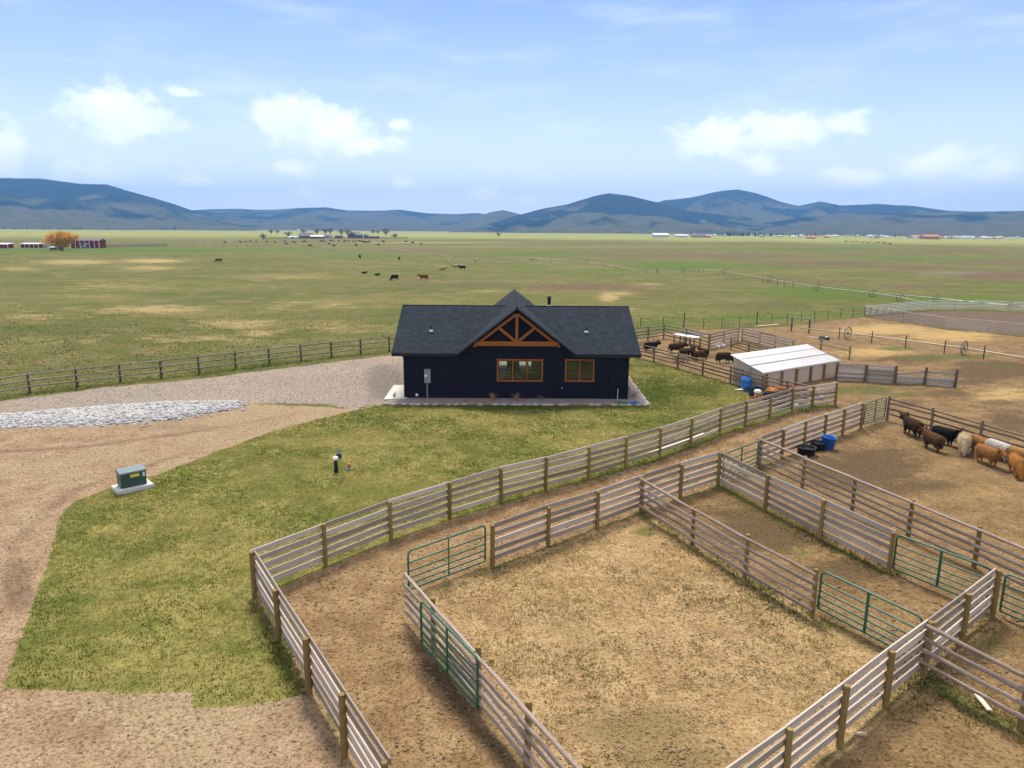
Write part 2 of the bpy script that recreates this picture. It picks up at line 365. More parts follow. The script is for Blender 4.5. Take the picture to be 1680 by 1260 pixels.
# ---------------------------------------------------------------- outlines of the ground's areas (pixels of the photograph, taken to the ground)
PX_F1 = [(418, 980), (534, 930), (641.7, 886), (737.8, 852), (822, 825), (895, 805), (965, 786), (1027, 767.5), (1082.5, 751), (1132.5, 733), (1181, 714), (1222.5, 700), (1262, 688), (1299, 676), (1332.5, 671), (1370, 665)]
PX_F2 = [(418, 980), (457.5, 1051), (507.5, 1138), (565, 1239), (636, 1362)]
PX_F3 = [(807.5, 931), (899, 896), (979, 867), (1051.7, 840), (1116, 817), (1177.5, 796.7)]
PX_F4 = [(1051.7, 840), (1136, 894), (1222, 948), (1331.7, 1012)]
PX_F5 = [(1177.5, 796.7), (1255, 838), (1345, 885), (1457.5, 941.7)]
PX_F6 = [(1245, 767), (1316, 801), (1398, 839), (1490, 882.5), (1597, 932), (1720, 990)]
PX_F7 = [(1180, 1390), (1286, 1302), (1376.7, 1226), (1451.7, 1161), (1515, 1108), (1576.7, 1056), (1627.5, 1012)]
PX_F8 = [(1515, 1108), (1673, 1198), (1870, 1310)]
PX_F9 = [(712, 1064), (784, 1154), (864, 1254), (958, 1370)]
PX_F10 = [(1245, 767), (1282.5, 752), (1319, 738), (1352, 725.5), (1382, 714.5), (1412.5, 703)]
PX_F11 = [(1455, 690), (1526, 711), (1605, 736), (1690, 763)]
PX_F12 = [(1033, 583), (1072.5, 593), (1112, 603), (1152.5, 615), (1198, 628), (1250, 644), (1290, 654), (1332, 664)]
PX_LAWN = [(630, 664), (579, 674), (520, 688), (445, 708), (364, 738), (300, 762), (251, 781), (180, 800), (121, 823), (97, 848), (80, 917), (57, 980), (20, 1087), (3, 1130), (110, 1133), (217, 1137), (318, 1133), (315, 1161), (410, 1157), (503, 1140), (454, 1053), (417, 985), (534, 931), (642, 887), (738, 852), (822, 826), (895, 806), (965, 787), (1027, 768), (1082, 751), (1132, 734), (1181, 714), (1222, 700), (1262, 686), (1245, 660), (1218, 648), (1198, 628), (1152, 616), (1112, 604), (1072, 594), (1040, 584), (900, 575), (664, 652)]
PX_GRAVEL = [(-160, 680), (0, 659), (162, 637), (308, 624), (450, 606), (599, 588), (640, 583), (690, 588), (690, 650), (640, 658), (625, 662), (579, 671), (526, 662), (430, 661), (397, 663), (283, 676), (162, 690), (0, 704), (-160, 716)]
PX_YARD = [(-500, 705), (0, 690), (397, 661), (579, 670), (640, 660), (640, 800), (700, 1500), (-900, 1500), (-900, 800)]
PX_LANE = PX_F1 + [(1412, 703)] + PX_F10[::-1][1:] + PX_F3[::-1] + [(655, 993)] + PX_F9 + [(958, 1500), (700, 1500)] + PX_F2[::-1][:-1]
PX_CORRAL = [(807, 932), (1051, 840), (1331, 1012), (1515, 1108), (1286, 1302), (1180, 1400), (958, 1500), (958, 1370), (864, 1252), (655, 993)]
PX_LOT = [(1033, 575), (1045, 558), (1090, 545), (1300, 535), (1420, 520), (1551, 541), (1680, 553), (2100, 590), (2300, 1500), (1100, 1500), (1286, 1302), (1515, 1108), (1331, 1012), (1051, 840), (1177, 797), (1412, 703), (1370, 667), (1198, 628), (1033, 584)]
PX_ARENA = [(1420, 519), (1523, 509), (1680, 513), (2000, 522), (2000, 580), (1680, 550), (1551, 539)]
def wpoly(P): return np.array([gp(*p)[:2] for p in P])
def sdf(poly, X, Y):
    """signed distance, + inside"""
    d = np.full(X.shape, 1e9); ins = np.zeros(X.shape, bool); n = len(poly)
    for i in range(n):
        ax, ay = poly[i]; bx, by = poly[(i+1) % n]; ex, ey = bx-ax, by-ay
        t = np.clip(((X-ax)*ex+(Y-ay)*ey)/(ex*ex+ey*ey+1e-12), 0, 1)
        d = np.minimum(d, np.hypot(X-ax-t*ex, Y-ay-t*ey))
        c = ((ay > Y) != (by > Y)) & (X < (bx-ax)*(Y-ay)/((by-ay) if abs(by-ay) > 1e-9 else 1e-9)+ax); ins ^= c
    return np.where(ins, d, -d)
def near_lines(lines, X, Y):
    d = np.full(X.shape, 1e9)
    for L in lines:
        for i in range(len(L)-1):
            ax, ay = L[i]; bx, by = L[i+1]; ex, ey = bx-ax, by-ay
            t = np.clip(((X-ax)*ex+(Y-ay)*ey)/(ex*ex+ey*ey+1e-12), 0, 1); d = np.minimum(d, np.hypot(X-ax-t*ex, Y-ay-t*ey))
    return d
def blobsum(PXX, PYY, L):
    s = np.zeros(PXX.shape)
    for (cx, cy, rx, ry, a) in L: s = np.maximum(s, a*np.exp(-((PXX-cx)/rx)**2-((PYY-cy)/ry)**2))
    return s
POLYS = {k: wpoly(v) for k, v in dict(lawn=PX_LAWN, gravel=PX_GRAVEL, yard=PX_YARD, lane=PX_LANE, corral=PX_CORRAL, lot=PX_LOT, arena=PX_ARENA).items()}

# ---------------------------------------------------------------- the ground, one sheet
ys = [-120, -80, -50, -30, -15, -5, 2, 6]; y = 9.
while y < 9500: ys.append(y); y += .25 if y < 62 else (.25 + (y-62)*.0085)
ys = np.array(ys); NC = 520
s = np.linspace(-1, 1, NC); s = np.sign(s)*np.abs(s)**1.12
GX = s[None, :]*np.maximum(64., np.abs(ys)*1.35)[:, None]; GY = np.repeat(ys[:, None], NC, 1)
GZ = terr(GX, GY); near = (1-sstep(70, 110, np.hypot(GX, GY)))
A = {k: np.full(GX.shape, -2.) for k in POLYS}
nm = (GY < 130) & (GY > -6)
for k, P in POLYS.items(): A[k][nm] = np.clip(sdf(P, GX[nm], GY[nm]), -2, 2)
PXX, PYY = to_px(GX, GY, GZ)
STRAW = [(1450, 541, 85, 9, 1), (1560, 551, 80, 11, 1), (1430, 578, 70, 10, .9), (1540, 588, 60, 8, .6), (1640, 648, 50, 14, .9), (1600, 810, 120, 30, .35), (1530, 760, 90, 22, .25), (1480, 700, 30, 8, .3), (1180, 590, 50, 6, .7), (1120, 580, 70, 8, .6),
         (250, 508, 110, 7, .8), (390, 532, 80, 10, .7), (120, 430, 70, 5, .8), (250, 428, 55, 4, .9), (245, 440, 50, 4, .7), (30, 441, 40, 4, .6), (420, 546, 50, 8, .7), (150, 486, 90, 5, .35), (700, 398, 170, 1.5, .6),
         (60, 520, 90, 10, .45), (200, 470, 130, 8, .4), (330, 555, 120, 10, .5), (520, 500, 110, 10, .4), (470, 455, 90, 6, .4), (560, 540, 80, 12, .45), (80, 560, 90, 10, .4), (900, 405, 500, 2, .3), (1000, 487, 18, 8, .9), (1020, 482, 22, 4, .7), (795, 478, 22, 2, .6), (1000, 508, 60, 6, .4), (1060, 466, 30, 3, .5)]
DARK = [(1060, 1190, 150, 50, .75), (1180, 1130, 120, 40, .5), (980, 1110, 60, 30, .35), (1250, 1060, 90, 30, .4), (1100, 1250, 120, 40, .8), (860, 1000, 40, 20, .3), (1250, 872, 110, 40, .8), (1400, 945, 90, 30, .6), (630, 625, 36, 30, .9), (1540, 720, 50, 10, .6), (1660, 690, 60, 20, .5), (1450, 620, 60, 10, .3), (1425, 770, 85, 28, 1.15), (1350, 760, 40, 14, .9), (1500, 800, 70, 16, .6), (1350, 770, 30, 10, .7), (1625, 608, 75, 15, 1.15), (1560, 645, 60, 8, .5), (1480, 660, 50, 7, .5), (1640, 660, 40, 6, .5), (1500, 590, 80, 7, .7), (1600, 625, 60, 8, .6), (760, 1150, 60, 60, .7), (690, 1060, 35, 50, .55), (640, 960, 60, 30, .2), (840, 1230, 60, 40, .5),  # patches left of the lane's log fence hold moist soil and painted shade
        (1280, 860, 90, 25, .5), (300, 700, 260, 10, .45), (30, 960, 30, 60, .8), (1600, 700, 60, 10, .4), (1160, 585, 90, 12, .5), (1240, 880, 90, 35, .5), (1600, 740, 60, 12, .6)]
GREEN = [(1300, 905, 90, 28, .45), (1430, 985, 70, 24, .5), (1250, 850, 60, 20, .4), (180, 411, 330, 5, 1), (600, 420, 130, 6, .6), (900, 416, 160, 5, .8), (1130, 437, 100, 8, 1), (1240, 436, 90, 6, .8), (1000, 446, 120, 7, .5), (1350, 478, 120, 16, .8), (1560, 490, 160, 6, .9), (1640, 515, 60, 4, .7), (1330, 408, 200, 3, .8), (1500, 425, 160, 5, .7), (1600, 470, 120, 6, .6), (870, 440, 60, 6, .6), (820, 392, 250, 3, .7),
         (300, 470, 150, 7, .3), (160, 480, 100, 12, .2), (1560, 586, 110, 6, .8), (1470, 572, 60, 5, .7), (1640, 600, 50, 5, .6), (1380, 640, 60, 8, .7), (1250, 520, 140, 7, .8), (1080, 530, 60, 8, .7), (620, 452, 60, 10, .3), (1430, 640, 60, 10, .8), (1480, 648, 60, 8, .6), (1600, 590, 80, 5, .4),
         (920, 905, 30, 10, .6), (1060, 870, 30, 14, .8), (870, 1045, 25, 18, .35), (1080, 640, 40, 40, .7), (1140, 640, 60, 18, .8), (1120, 670, 50, 12, .5), (470, 1060, 26, 70, .9), (440, 1010, 18, 40, .9), (840, 668, 240, 7, .8), (300, 790, 120, 18, .5), (240, 900, 60, 12, .6), (230, 960, 60, 10, .6), (120, 985, 60, 7, .6), (600, 690, 80, 10, .5), (700, 770, 40, 12, .4), (560, 770, 40, 8, .6), (200, 1110, 140, 12, .25), (545, 1180, 20, 40, .7), (1560, 960, 60, 14, .5), (1640, 1060, 60, 26, .5)]  # the strip along the house front is its shadow, painted as darker grass
BROWN = [(960, 471, 110, 6, 1), (1060, 480, 60, 6, .5), (800, 468, 100, 5, .5), (700, 460, 60, 6, .5), (1150, 420, 230, 3.5, .9), (1350, 432, 160, 5, .8), (1560, 412, 140, 3, .7), (1640, 452, 90, 9, 1), (1500, 440, 70, 5, .9), (1330, 462, 100, 4, .7), (1480, 470, 160, 5, .6), (160, 388, 180, 2.2, .8), (1050, 412, 120, 2.5, .7), (680, 412, 90, 2.5, .8), (1250, 500, 80, 14, .35), (620, 470, 120, 6, .3), (1630, 430, 80, 4, .8), (560, 393, 120, 2, .6), (1250, 398, 220, 2, .6), (1350, 530, 60, 6, .6)]
PALE = [(1560, 448, 90, 4, .7), (1400, 425, 60, 2, .5), (900, 410, 260, 1.6, .4)]
st, dk, gr, bn, pl = (blobsum(PXX, PYY, L) for L in (STRAW, DARK, GREEN, BROWN, PALE))
L20 = wpoly([(-60, 662), (49.4, 645), (126.7, 636), (198, 627), (265, 620), (327, 613), (387, 605), (442, 598), (494, 592), (544, 586), (592, 581), (639, 576)])
wl = [wpoly(PX_F1[4:]), wpoly(PX_F5), wpoly(PX_F8), wpoly(PX_F4), L20]
dl = np.full(GX.shape, 9.); dl[nm] = near_lines(wl, GX[nm], GY[nm])
gr = np.maximum(gr, .7*np.exp(-(dl/.45)**2)*near*np.clip(fbm(GX*.45, GY*.45, 3)*2-.2, 0, 1))
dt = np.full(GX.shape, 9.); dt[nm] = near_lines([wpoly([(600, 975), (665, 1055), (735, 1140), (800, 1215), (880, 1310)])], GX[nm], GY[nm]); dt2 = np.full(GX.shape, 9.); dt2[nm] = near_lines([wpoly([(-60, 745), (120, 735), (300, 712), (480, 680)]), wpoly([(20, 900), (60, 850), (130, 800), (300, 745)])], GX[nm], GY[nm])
dk = np.maximum(dk, np.maximum(1.5*np.exp(-(dt/.5)**2)*fbm(GX*.6, GY*.6, 3)*sstep(17.8, 15.5, GY), .5*np.exp(-(dt2/.5)**2)))  # lane stroke: wet rut and the log fence's shade, both put into the colour
far = sstep(640, 1150, np.hypot(GX, GY))
# relief: trodden soil, ruts, soft lawn
rough = np.where(A['lane'] > 0, 1., 0)*.045 + np.where((A['corral'] > 0), 1., 0)*.035 + np.where((A['lot'] > 0), 1., 0)*.05 + np.where((A['yard'] > 0) & (A['lawn'] < 0), 1., 0)*.03 + .018
GZ = GZ + near*rough*(fbm(GX*1.6, GY*1.6, 4)-.5)*2 - near*.03*sstep(0, .3, -A['lawn'])*np.where(A['lawn'] > -1.5, 1., 0)
# ridge of piled stone beside the drive
STRIP = wpoly([(-60, 692), (0, 682), (162, 669), (283, 661), (397, 660), (397, 670), (283, 690), (162, 700), (0, 703), (-60, 714)])
ss = np.full(GX.shape, -2.); ss[nm] = sdf(STRIP, GX[nm], GY[nm]); GZ = GZ + .16*sstep(-.2, .8, ss)
nr, nc = GX.shape
me = bpy.data.meshes.new('ground'); me.vertices.add(nr*nc); me.vertices.foreach_set('co', np.stack([GX, GY, GZ], -1).astype(np.float32).ravel())
ii = (np.arange(nr-1)[:, None]*nc + np.arange(nc-1)[None, :]).ravel(); q = np.stack([ii, ii+1, ii+nc+1, ii+nc], -1).astype(np.int32)
me.loops.add(q.size); me.loops.foreach_set('vertex_index', q.ravel()); me.polygons.add(len(q)); me.polygons.foreach_set('loop_start', np.arange(0, q.size, 4, dtype=np.int32))
me.update(); me.validate(); me.polygons.foreach_set('use_smooth', np.ones(len(q), bool))
def add_attr(name, chans):
    at = me.attributes.new(name, 'FLOAT_COLOR', 'POINT'); at.data.foreach_set('color', np.stack(chans, -1).astype(np.float32).ravel())
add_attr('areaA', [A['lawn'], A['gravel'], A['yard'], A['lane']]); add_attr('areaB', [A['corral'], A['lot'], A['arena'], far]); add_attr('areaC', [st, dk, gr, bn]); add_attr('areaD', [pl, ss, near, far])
def ground_z(x, y):
    j = int(np.searchsorted(ys, y)-1); j = max(0, min(nr-2, j)); i = int(np.argmin(np.abs(GX[j]-x))); return float(GZ[j, i])

N = mat('ground_soil'); geo = N.node('ShaderNodeNewGeometry'); P = geo.outputs['Position']
def attr(name):
    a = N.node('ShaderNodeAttribute', attribute_name=name); sp = N.node('ShaderNodeSeparateColor'); N.l.new(a.outputs['Color'], sp.inputs[0]); return sp.outputs[0], sp.outputs[1], sp.outputs[2], a.outputs['Alpha']
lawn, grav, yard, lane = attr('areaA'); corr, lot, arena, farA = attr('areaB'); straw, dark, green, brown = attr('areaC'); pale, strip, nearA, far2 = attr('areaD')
nA = N.noise(P, .9, 4, .65); nB = N.noise(P, 5., 4, .68); nC = N.noise(P, .16, 3, .6); nD = N.noise(P, 26., 3, .7)
nL = N.noise(N.vmul(P, (.5, 1, 1)), .06, 5, .66); nL2 = N.noise(N.vmul(P, (.6, 1, 1)), .42, 5, .72); nE = nD
nF = N.noise(P, 11., 3, .75)
edge = N.m('MULTIPLY', N.m('SUBTRACT', nB, .5), .55); edge2 = N.m('ADD', edge, N.m('MULTIPLY', N.m('SUBTRACT', nA, .5), 1.2))
def area(sd, e=edge2, w=.18): return N.ramp(N.m('ADD', sd, e), -w, w)
def blob(b, lo=.25, hi=.6): return N.ramp(N.m('ADD', b, N.m('ADD', N.m('MULTIPLY', N.m('SUBTRACT', nA, .5), .55), N.m('MULTIPLY', N.m('SUBTRACT', nL2, .5), .9))), lo, hi)
# pasture
streak = N.m('ADD', N.m('MULTIPLY', N.m('SUBTRACT', nL2, .5), 2.4), N.m('MULTIPLY', N.m('SUBTRACT', nB, .5), .8))
def pblob(b, lo=.3, hi=.95): return N.ramp(N.m('ADD', b, streak), lo, hi)
past = N.mix(N.ramp(nL, .36, .64), (.092, .105, .023), (.185, .155, .055))
past = N.mix(N.ramp(nL2, .45, .58, 0, .85), past, (.085, .106, .019))
past = N.mix(N.ramp(nC, .50, .66, 0, .55), past, (.215, .168, .070))
past = N.mix(N.ramp(nB, .50, .64, 0, .65), past, (.055, .066, .015))
past = N.mix(N.ramp(nD, .54, .68, 0, .45), past, (.29, .23, .10))
past = N.mix(N.m('MULTIPLY', pblob(green, .15, .7), .85), past, N.mix(nL2, (.045, .115, .009), (.105, .145, .020)))
past = N.mix(N.m('MULTIPLY', pblob(brown, .15, .7), .8), past, N.mix(nA, (.105, .064, .040), (.165, .105, .068)))
past = N.mix(N.m('MULTIPLY', pblob(straw, .12, .85), .8), past, (.40, .295, .13))
past = N.mix(N.m('MULTIPLY', pblob(pale), .6), past, (.24, .2, .19))
past = N.mix(farA, past, N.mix(N.ramp(nL, .35, .65), (.32, .30, .075), (.20, .225, .06)))
# bare soils
yardc = N.mix(N.ramp(nA, .3, .7), (.28, .175, .100), (.43, .300, .190)); yardc = N.mix(N.ramp(nC, .42, .62, 0, .8), yardc, N.mix(nB, (.30, .225, .125), (.45, .345, .21)))
yardc = N.mix(N.ramp(nB, .50, .66, 0, .6), yardc, (.16, .10, .06)); yardc = N.mix(N.ramp(nD, .54, .68, 0, .5), yardc, (.46, .345, .235)); yardc = N.mix(N.ramp(nD, .46, .34, 0, .45), yardc, (.13, .082, .05)); yardc = N.mix(N.m('MULTIPLY', blob(green, .35, .7), .6), yardc, (.07, .085, .02))
yardc = N.mix(N.m('MULTIPLY', blob(dark), .6), yardc, (.15, .095, .06))
gravc = N.mix(N.ramp(nB, .3, .7), (.25, .20, .16), (.40, .335, .28)); gravc = N.mix(N.ramp(nC, .4, .65, 0, .6), gravc, (.40, .30, .22)); gravc = N.mix(N.ramp(nE, .55, .7, 0, .5), gravc, (.16, .13, .11)); gravc = N.mix(N.m('MULTIPLY', blob(dark), .7), gravc, N.mix(nB, (.12, .10, .085), (.24, .20, .165)))
lanec = N.mix(N.ramp(nA, .3, .7), (.225, .135, .062), (.37, .245, .125)); lanec = N.mix(N.ramp(nB, .5, .68, 0, .7), lanec, (.135, .082, .04))
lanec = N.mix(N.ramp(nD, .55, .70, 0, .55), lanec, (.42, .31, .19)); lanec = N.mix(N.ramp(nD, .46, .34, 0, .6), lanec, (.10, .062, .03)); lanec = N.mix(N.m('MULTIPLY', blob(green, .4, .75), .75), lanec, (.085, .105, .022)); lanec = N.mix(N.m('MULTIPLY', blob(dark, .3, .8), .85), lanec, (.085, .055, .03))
corc = N.mix(N.ramp(nA, .3, .7), (.32, .200, .092), (.48, .325, .160)); corc = N.mix(N.ramp(nB, .50, .66, 0, .7), corc, (.165, .108, .052)); corc = N.mix(N.ramp(nC, .48, .66, 0, .5), corc, (.30, .225, .10))
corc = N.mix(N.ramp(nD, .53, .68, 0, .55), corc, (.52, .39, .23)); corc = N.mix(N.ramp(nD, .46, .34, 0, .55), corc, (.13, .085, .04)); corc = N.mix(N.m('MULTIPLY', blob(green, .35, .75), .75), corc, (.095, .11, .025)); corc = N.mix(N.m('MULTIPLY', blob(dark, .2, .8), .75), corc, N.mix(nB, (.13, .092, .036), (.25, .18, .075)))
lotc = N.mix(N.ramp(nA, .3, .7), (.185, .112, .050), (.315, .205, .098)); lotc = N.mix(N.ramp(nB, .5, .66, 0, .65), lotc, (.115, .070, .03)); lotc = N.mix(N.ramp(nD, .54, .68, 0, .45), lotc, (.42, .30, .15)); lotc = N.mix(N.ramp(nD, .46, .34, 0, .5), lotc, (.09, .055, .025)); lotc = N.mix(N.m('MULTIPLY', pblob(straw, .2, .75), .9), lotc, N.mix(nB, (.36, .225, .075), (.54, .38, .165)))
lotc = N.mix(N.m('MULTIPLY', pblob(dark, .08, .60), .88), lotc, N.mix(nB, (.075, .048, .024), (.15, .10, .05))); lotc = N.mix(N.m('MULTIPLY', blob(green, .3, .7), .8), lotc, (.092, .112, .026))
lotc = N.mix(N.m('MULTIPLY', blob(brown), .5), lotc, (.20, .13, .08))
arec = N.mix(nA, (.115, .078, .052), (.175, .125, .088))
# sod
lnA = nA; lnB = nB
sod = N.node('ShaderNodeTexBrick'); N.put(sod.inputs['Vector'], N.vadd(P, N.vmul(N.noise(P, .4, 2, .5, col=True), (.5, .25, 0)))); sod.inputs['Scale'].default_value = 1.; sod.inputs['Brick Width'].default_value = 3.1; sod.inputs['Row Height'].default_value = 1.22
sod.inputs['Mortar Size'].default_value = .022; sod.inputs['Mortar Smooth'].default_value = .6; sod.inputs['Color1'].default_value = (.80, .86, .80, 1); sod.inputs['Color2'].default_value = (1.16, 1.1, 1.1, 1); sod.inputs['Mortar'].default_value = (.62, .66, .6, 1)
lawc = N.mix(N.ramp(N.m('ADD', N.m('MULTIPLY', lnA, .5), N.m('MULTIPLY', nC, .5)), .40, .60), (.122, .134, .027), (.272, .226, .074)); lawc = N.mix(N.ramp(lnB, .48, .66, 0, .65), lawc, (.085, .100, .018)); lawc = N.mix(N.ramp(nD, .52, .70, 0, .5), lawc, (.36, .285, .11)); lawc = N.mix(N.ramp(nF, .47, .34, 0, .5), lawc, (.055, .062, .012))
lawc = N.mix(.55, lawc, N.mix(1., lawc, sod.outputs[0], 'MULTIPLY'))
lawc = N.mix(1., lawc, (1.10, 1.12, 1.10), 'MULTIPLY'); lawc = N.mix(N.m('MULTIPLY', blob(green, .3, .75), .75), lawc, N.mix(lnB, (.034, .068, .008), (.085, .115, .017)))
c = past
c = N.mix(area(yard), c, yardc); c = N.mix(area(grav), c, gravc); c = N.mix(area(strip, edge), c, (.33, .32, .32)); c = N.mix(area(lot), c, lotc); c = N.mix(area(arena), c, arec)
c = N.mix(area(corr), c, corc); c = N.mix(area(lane), c, lanec); c = N.mix(N.ramp(nF, .48, .36, 0, .8), c, N.mix(1., c, (.36, .32, .28), 'MULTIPLY')); c = N.mix(N.ramp(nF, .54, .66, 0, .6), c, N.mix(1., c, (1.5, 1.46, 1.4), 'MULTIPLY')); c = N.mix(area(lawn, N.m('MULTIPLY', edge, .7), .04), c, lawc)
hgt = N.m('ADD', N.m('MULTIPLY', nB, .6), N.m('ADD', N.m('MULTIPLY', nD, .35), N.m('MULTIPLY', nF, .8)))
setp(N, c, .95, norm=N.bump(hgt, 1., .10), spec=.1)
link('ground', me, 'ground_soil', kind='structure')

# ---------------------------------------------------------------- hills round the plain
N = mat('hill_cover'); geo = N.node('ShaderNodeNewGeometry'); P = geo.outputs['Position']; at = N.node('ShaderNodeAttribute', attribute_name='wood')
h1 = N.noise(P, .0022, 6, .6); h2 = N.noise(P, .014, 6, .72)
c = N.mix(N.ramp(N.m('ADD', N.m('MULTIPLY', at.outputs['Fac'], .75), N.m('ADD', N.m('MULTIPLY', h1, .45), N.m('MULTIPLY', h2, .45))), .62, .78), N.mix(N.ramp(h2, .3, .7), (.052, .062, .026), (.115, .096, .050)), (.007, .014, .012))  # grass and forest tones darkened to stand in for cloud shade
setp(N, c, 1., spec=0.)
def hill(name, prof, D, front, back, seed, woods=.5, cols=420, rows=90, pw=1.25, rough=.55):
    """a range whose crest follows prof (pixels) at D metres; slopes run down to the plain in front and behind"""
    xs_ = np.array([p[0] for p in prof], float); ys_ = np.array([p[1] for p in prof], float)
    u = np.linspace(xs_[0], xs_[-1], cols); v = np.interp(u, xs_, ys_); V = np.zeros((cols, rows, 3)); Wd = np.zeros((cols, rows))
    t = np.linspace(-1, 1, rows)
    for i in range(cols):
        d = ray(u[i], v[i]); hd = math.hypot(d[0], d[1]); Hc = CAM_H + d[2]/hd*D
        rr = D + np.where(t < 0, t*front, t*back); X, Y = d[0]/hd*rr, d[1]/hd*rr; k = 1-np.abs(t)
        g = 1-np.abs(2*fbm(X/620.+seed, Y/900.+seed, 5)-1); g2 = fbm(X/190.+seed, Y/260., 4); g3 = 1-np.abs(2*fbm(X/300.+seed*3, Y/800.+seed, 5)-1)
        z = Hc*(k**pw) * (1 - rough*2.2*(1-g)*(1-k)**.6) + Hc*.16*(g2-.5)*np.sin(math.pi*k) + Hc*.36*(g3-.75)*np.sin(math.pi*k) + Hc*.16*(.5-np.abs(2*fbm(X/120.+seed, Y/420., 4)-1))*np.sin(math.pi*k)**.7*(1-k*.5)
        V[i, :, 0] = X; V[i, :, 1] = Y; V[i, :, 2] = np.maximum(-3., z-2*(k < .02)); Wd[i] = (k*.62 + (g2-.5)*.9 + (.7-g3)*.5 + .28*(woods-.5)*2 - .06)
    f = [(i*rows+j, (i+1)*rows+j, (i+1)*rows+j+1, i*rows+j+1) for i in range(cols-1) for j in range(rows-1)]
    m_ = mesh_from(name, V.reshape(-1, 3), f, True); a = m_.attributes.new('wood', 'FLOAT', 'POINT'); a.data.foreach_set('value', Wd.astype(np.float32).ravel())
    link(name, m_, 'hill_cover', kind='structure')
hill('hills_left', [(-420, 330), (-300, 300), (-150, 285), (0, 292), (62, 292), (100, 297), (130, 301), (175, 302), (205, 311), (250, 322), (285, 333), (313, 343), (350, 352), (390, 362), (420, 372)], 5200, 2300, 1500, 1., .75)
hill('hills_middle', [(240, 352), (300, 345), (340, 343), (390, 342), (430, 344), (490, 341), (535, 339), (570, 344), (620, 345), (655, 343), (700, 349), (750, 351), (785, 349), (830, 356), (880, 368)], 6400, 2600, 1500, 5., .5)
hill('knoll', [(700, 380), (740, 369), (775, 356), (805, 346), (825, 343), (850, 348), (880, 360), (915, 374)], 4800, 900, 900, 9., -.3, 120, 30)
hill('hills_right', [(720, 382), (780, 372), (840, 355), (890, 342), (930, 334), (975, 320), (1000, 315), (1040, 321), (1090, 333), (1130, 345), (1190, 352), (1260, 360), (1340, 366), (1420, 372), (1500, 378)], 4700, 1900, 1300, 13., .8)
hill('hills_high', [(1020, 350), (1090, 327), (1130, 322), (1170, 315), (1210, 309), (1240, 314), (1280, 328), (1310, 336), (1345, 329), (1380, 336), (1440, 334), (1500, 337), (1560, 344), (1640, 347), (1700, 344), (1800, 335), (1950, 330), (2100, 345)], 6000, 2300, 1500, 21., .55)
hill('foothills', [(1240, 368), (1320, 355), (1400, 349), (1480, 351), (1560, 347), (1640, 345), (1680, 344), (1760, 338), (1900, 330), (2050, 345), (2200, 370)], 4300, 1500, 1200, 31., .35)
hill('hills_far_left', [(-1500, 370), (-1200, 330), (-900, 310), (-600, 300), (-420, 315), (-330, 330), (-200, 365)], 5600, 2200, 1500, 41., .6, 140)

# ---------------------------------------------------------------- the house
HX, HY = .28, 45.92
house = thing('house', (HX, HY, 0), 'dark navy single-storey house with cross gable and orange timber truss', 'house', rz=rad(.6))
def hp(name, me, m, parent=house, M=None): return link(name, me, m, parent, M)
HWD, DEP, WH = 7.36, 10.0, 3.02
W1 = (-1.18, 1.64, 1.32, 2.61); W2 = (3.31, 5.03, 1.33, 2.63)        # window openings x0 x1 z0 z1 in the front wall
def wall_boxes(x0, x1, z0, z1, holes, y0, y1):
    xs = sorted({x0, x1, *[h[0] for h in holes], *[h[1] for h in holes]}); out = []
    for a, b in zip(xs[:-1], xs[1:]):
        hs = [h for h in holes if h[0] <= a+1e-6 and h[1] >= b-1e-6]
        if not hs: out.append((a, b, y0, y1, z0, z1))
        else: out += [(a, b, y0, y1, z0, hs[0][2]), (a, b, y0, y1, hs[0][3], z1)]
    return out
bm = bmesh.new()
for b in wall_boxes(-HWD, HWD, .05, WH, [W1, W2], 0, .16): add_box(bm, *b)
x = -HWD+.2                                   # battens of the siding
while x < HWD:
    segs = [(.05, WH)]
    for h in (W1, W2):
        if h[0]-.15 < x < h[1]+.15: segs = [(.05, h[2]-.14), (h[3]+.14, WH)]
    for z0, z1 in segs: add_box(bm, x-.022, x+.022, -.022, .001, z0, z1)
    x += .405
hp('front_wall', bm_mesh('front_wall', bm), 'navy_siding')
for n_, x0 in (('side_wall', -HWD), ('side_wall', HWD-.16)):
    bm = bmesh.new(); add_box(bm, x0+.001, x0+.159, .16, DEP-.16, .05, WH)
    v = [bm.verts.new((xx, yy, zz)) for xx in (x0+.001, x0+.159) for yy, zz in ((.0, WH), (DEP, WH), (DEP/2, 5.30))]
    for f in ((0, 1, 2), (3, 5, 4), (0, 3, 4, 1), (1, 4, 5, 2), (2, 5, 3, 0)): bm.faces.new([v[i] for i in f])
    y_ = .5
    while y_ < DEP: add_box(bm, x0-.021 if x0 < 0 else x0+.158, x0+.002 if x0 < 0 else x0+.181, y_-.022, y_+.022, .18, WH); y_ += .405
    hp(n_, bm_mesh('side_wall', bm), 'navy_siding')
hp('rear_wall', box_mesh('rear_wall', *wall_boxes(-HWD, HWD, .18, WH, [(-2.4, -.6, .2, 2.3), (.4, 2.2, .2, 2.3), (4, 5.4, 1, 2.3), (-5.4, -4, 1, 2.3)], DEP-.16, DEP)), 'navy_siding')
hp('rear_wing_wall', box_mesh('rear_wing_wall', (-3.3, -3.15, DEP, 13.0, .18, 3.3), (3.15, 3.3, DEP, 13.0, .18, 3.3)), 'navy_siding')
hp('foundation', box_mesh('foundation', (-HWD+.03, HWD-.03, .03, DEP-.03, -.2, .18), (-3.27, 3.27, DEP-.03, 13., -.2, .175)), 'concrete')
hp('floor', box_mesh('floor', (-HWD+.17, HWD-.17, .17, DEP-.17, .19, .22)), 'interior_floor')
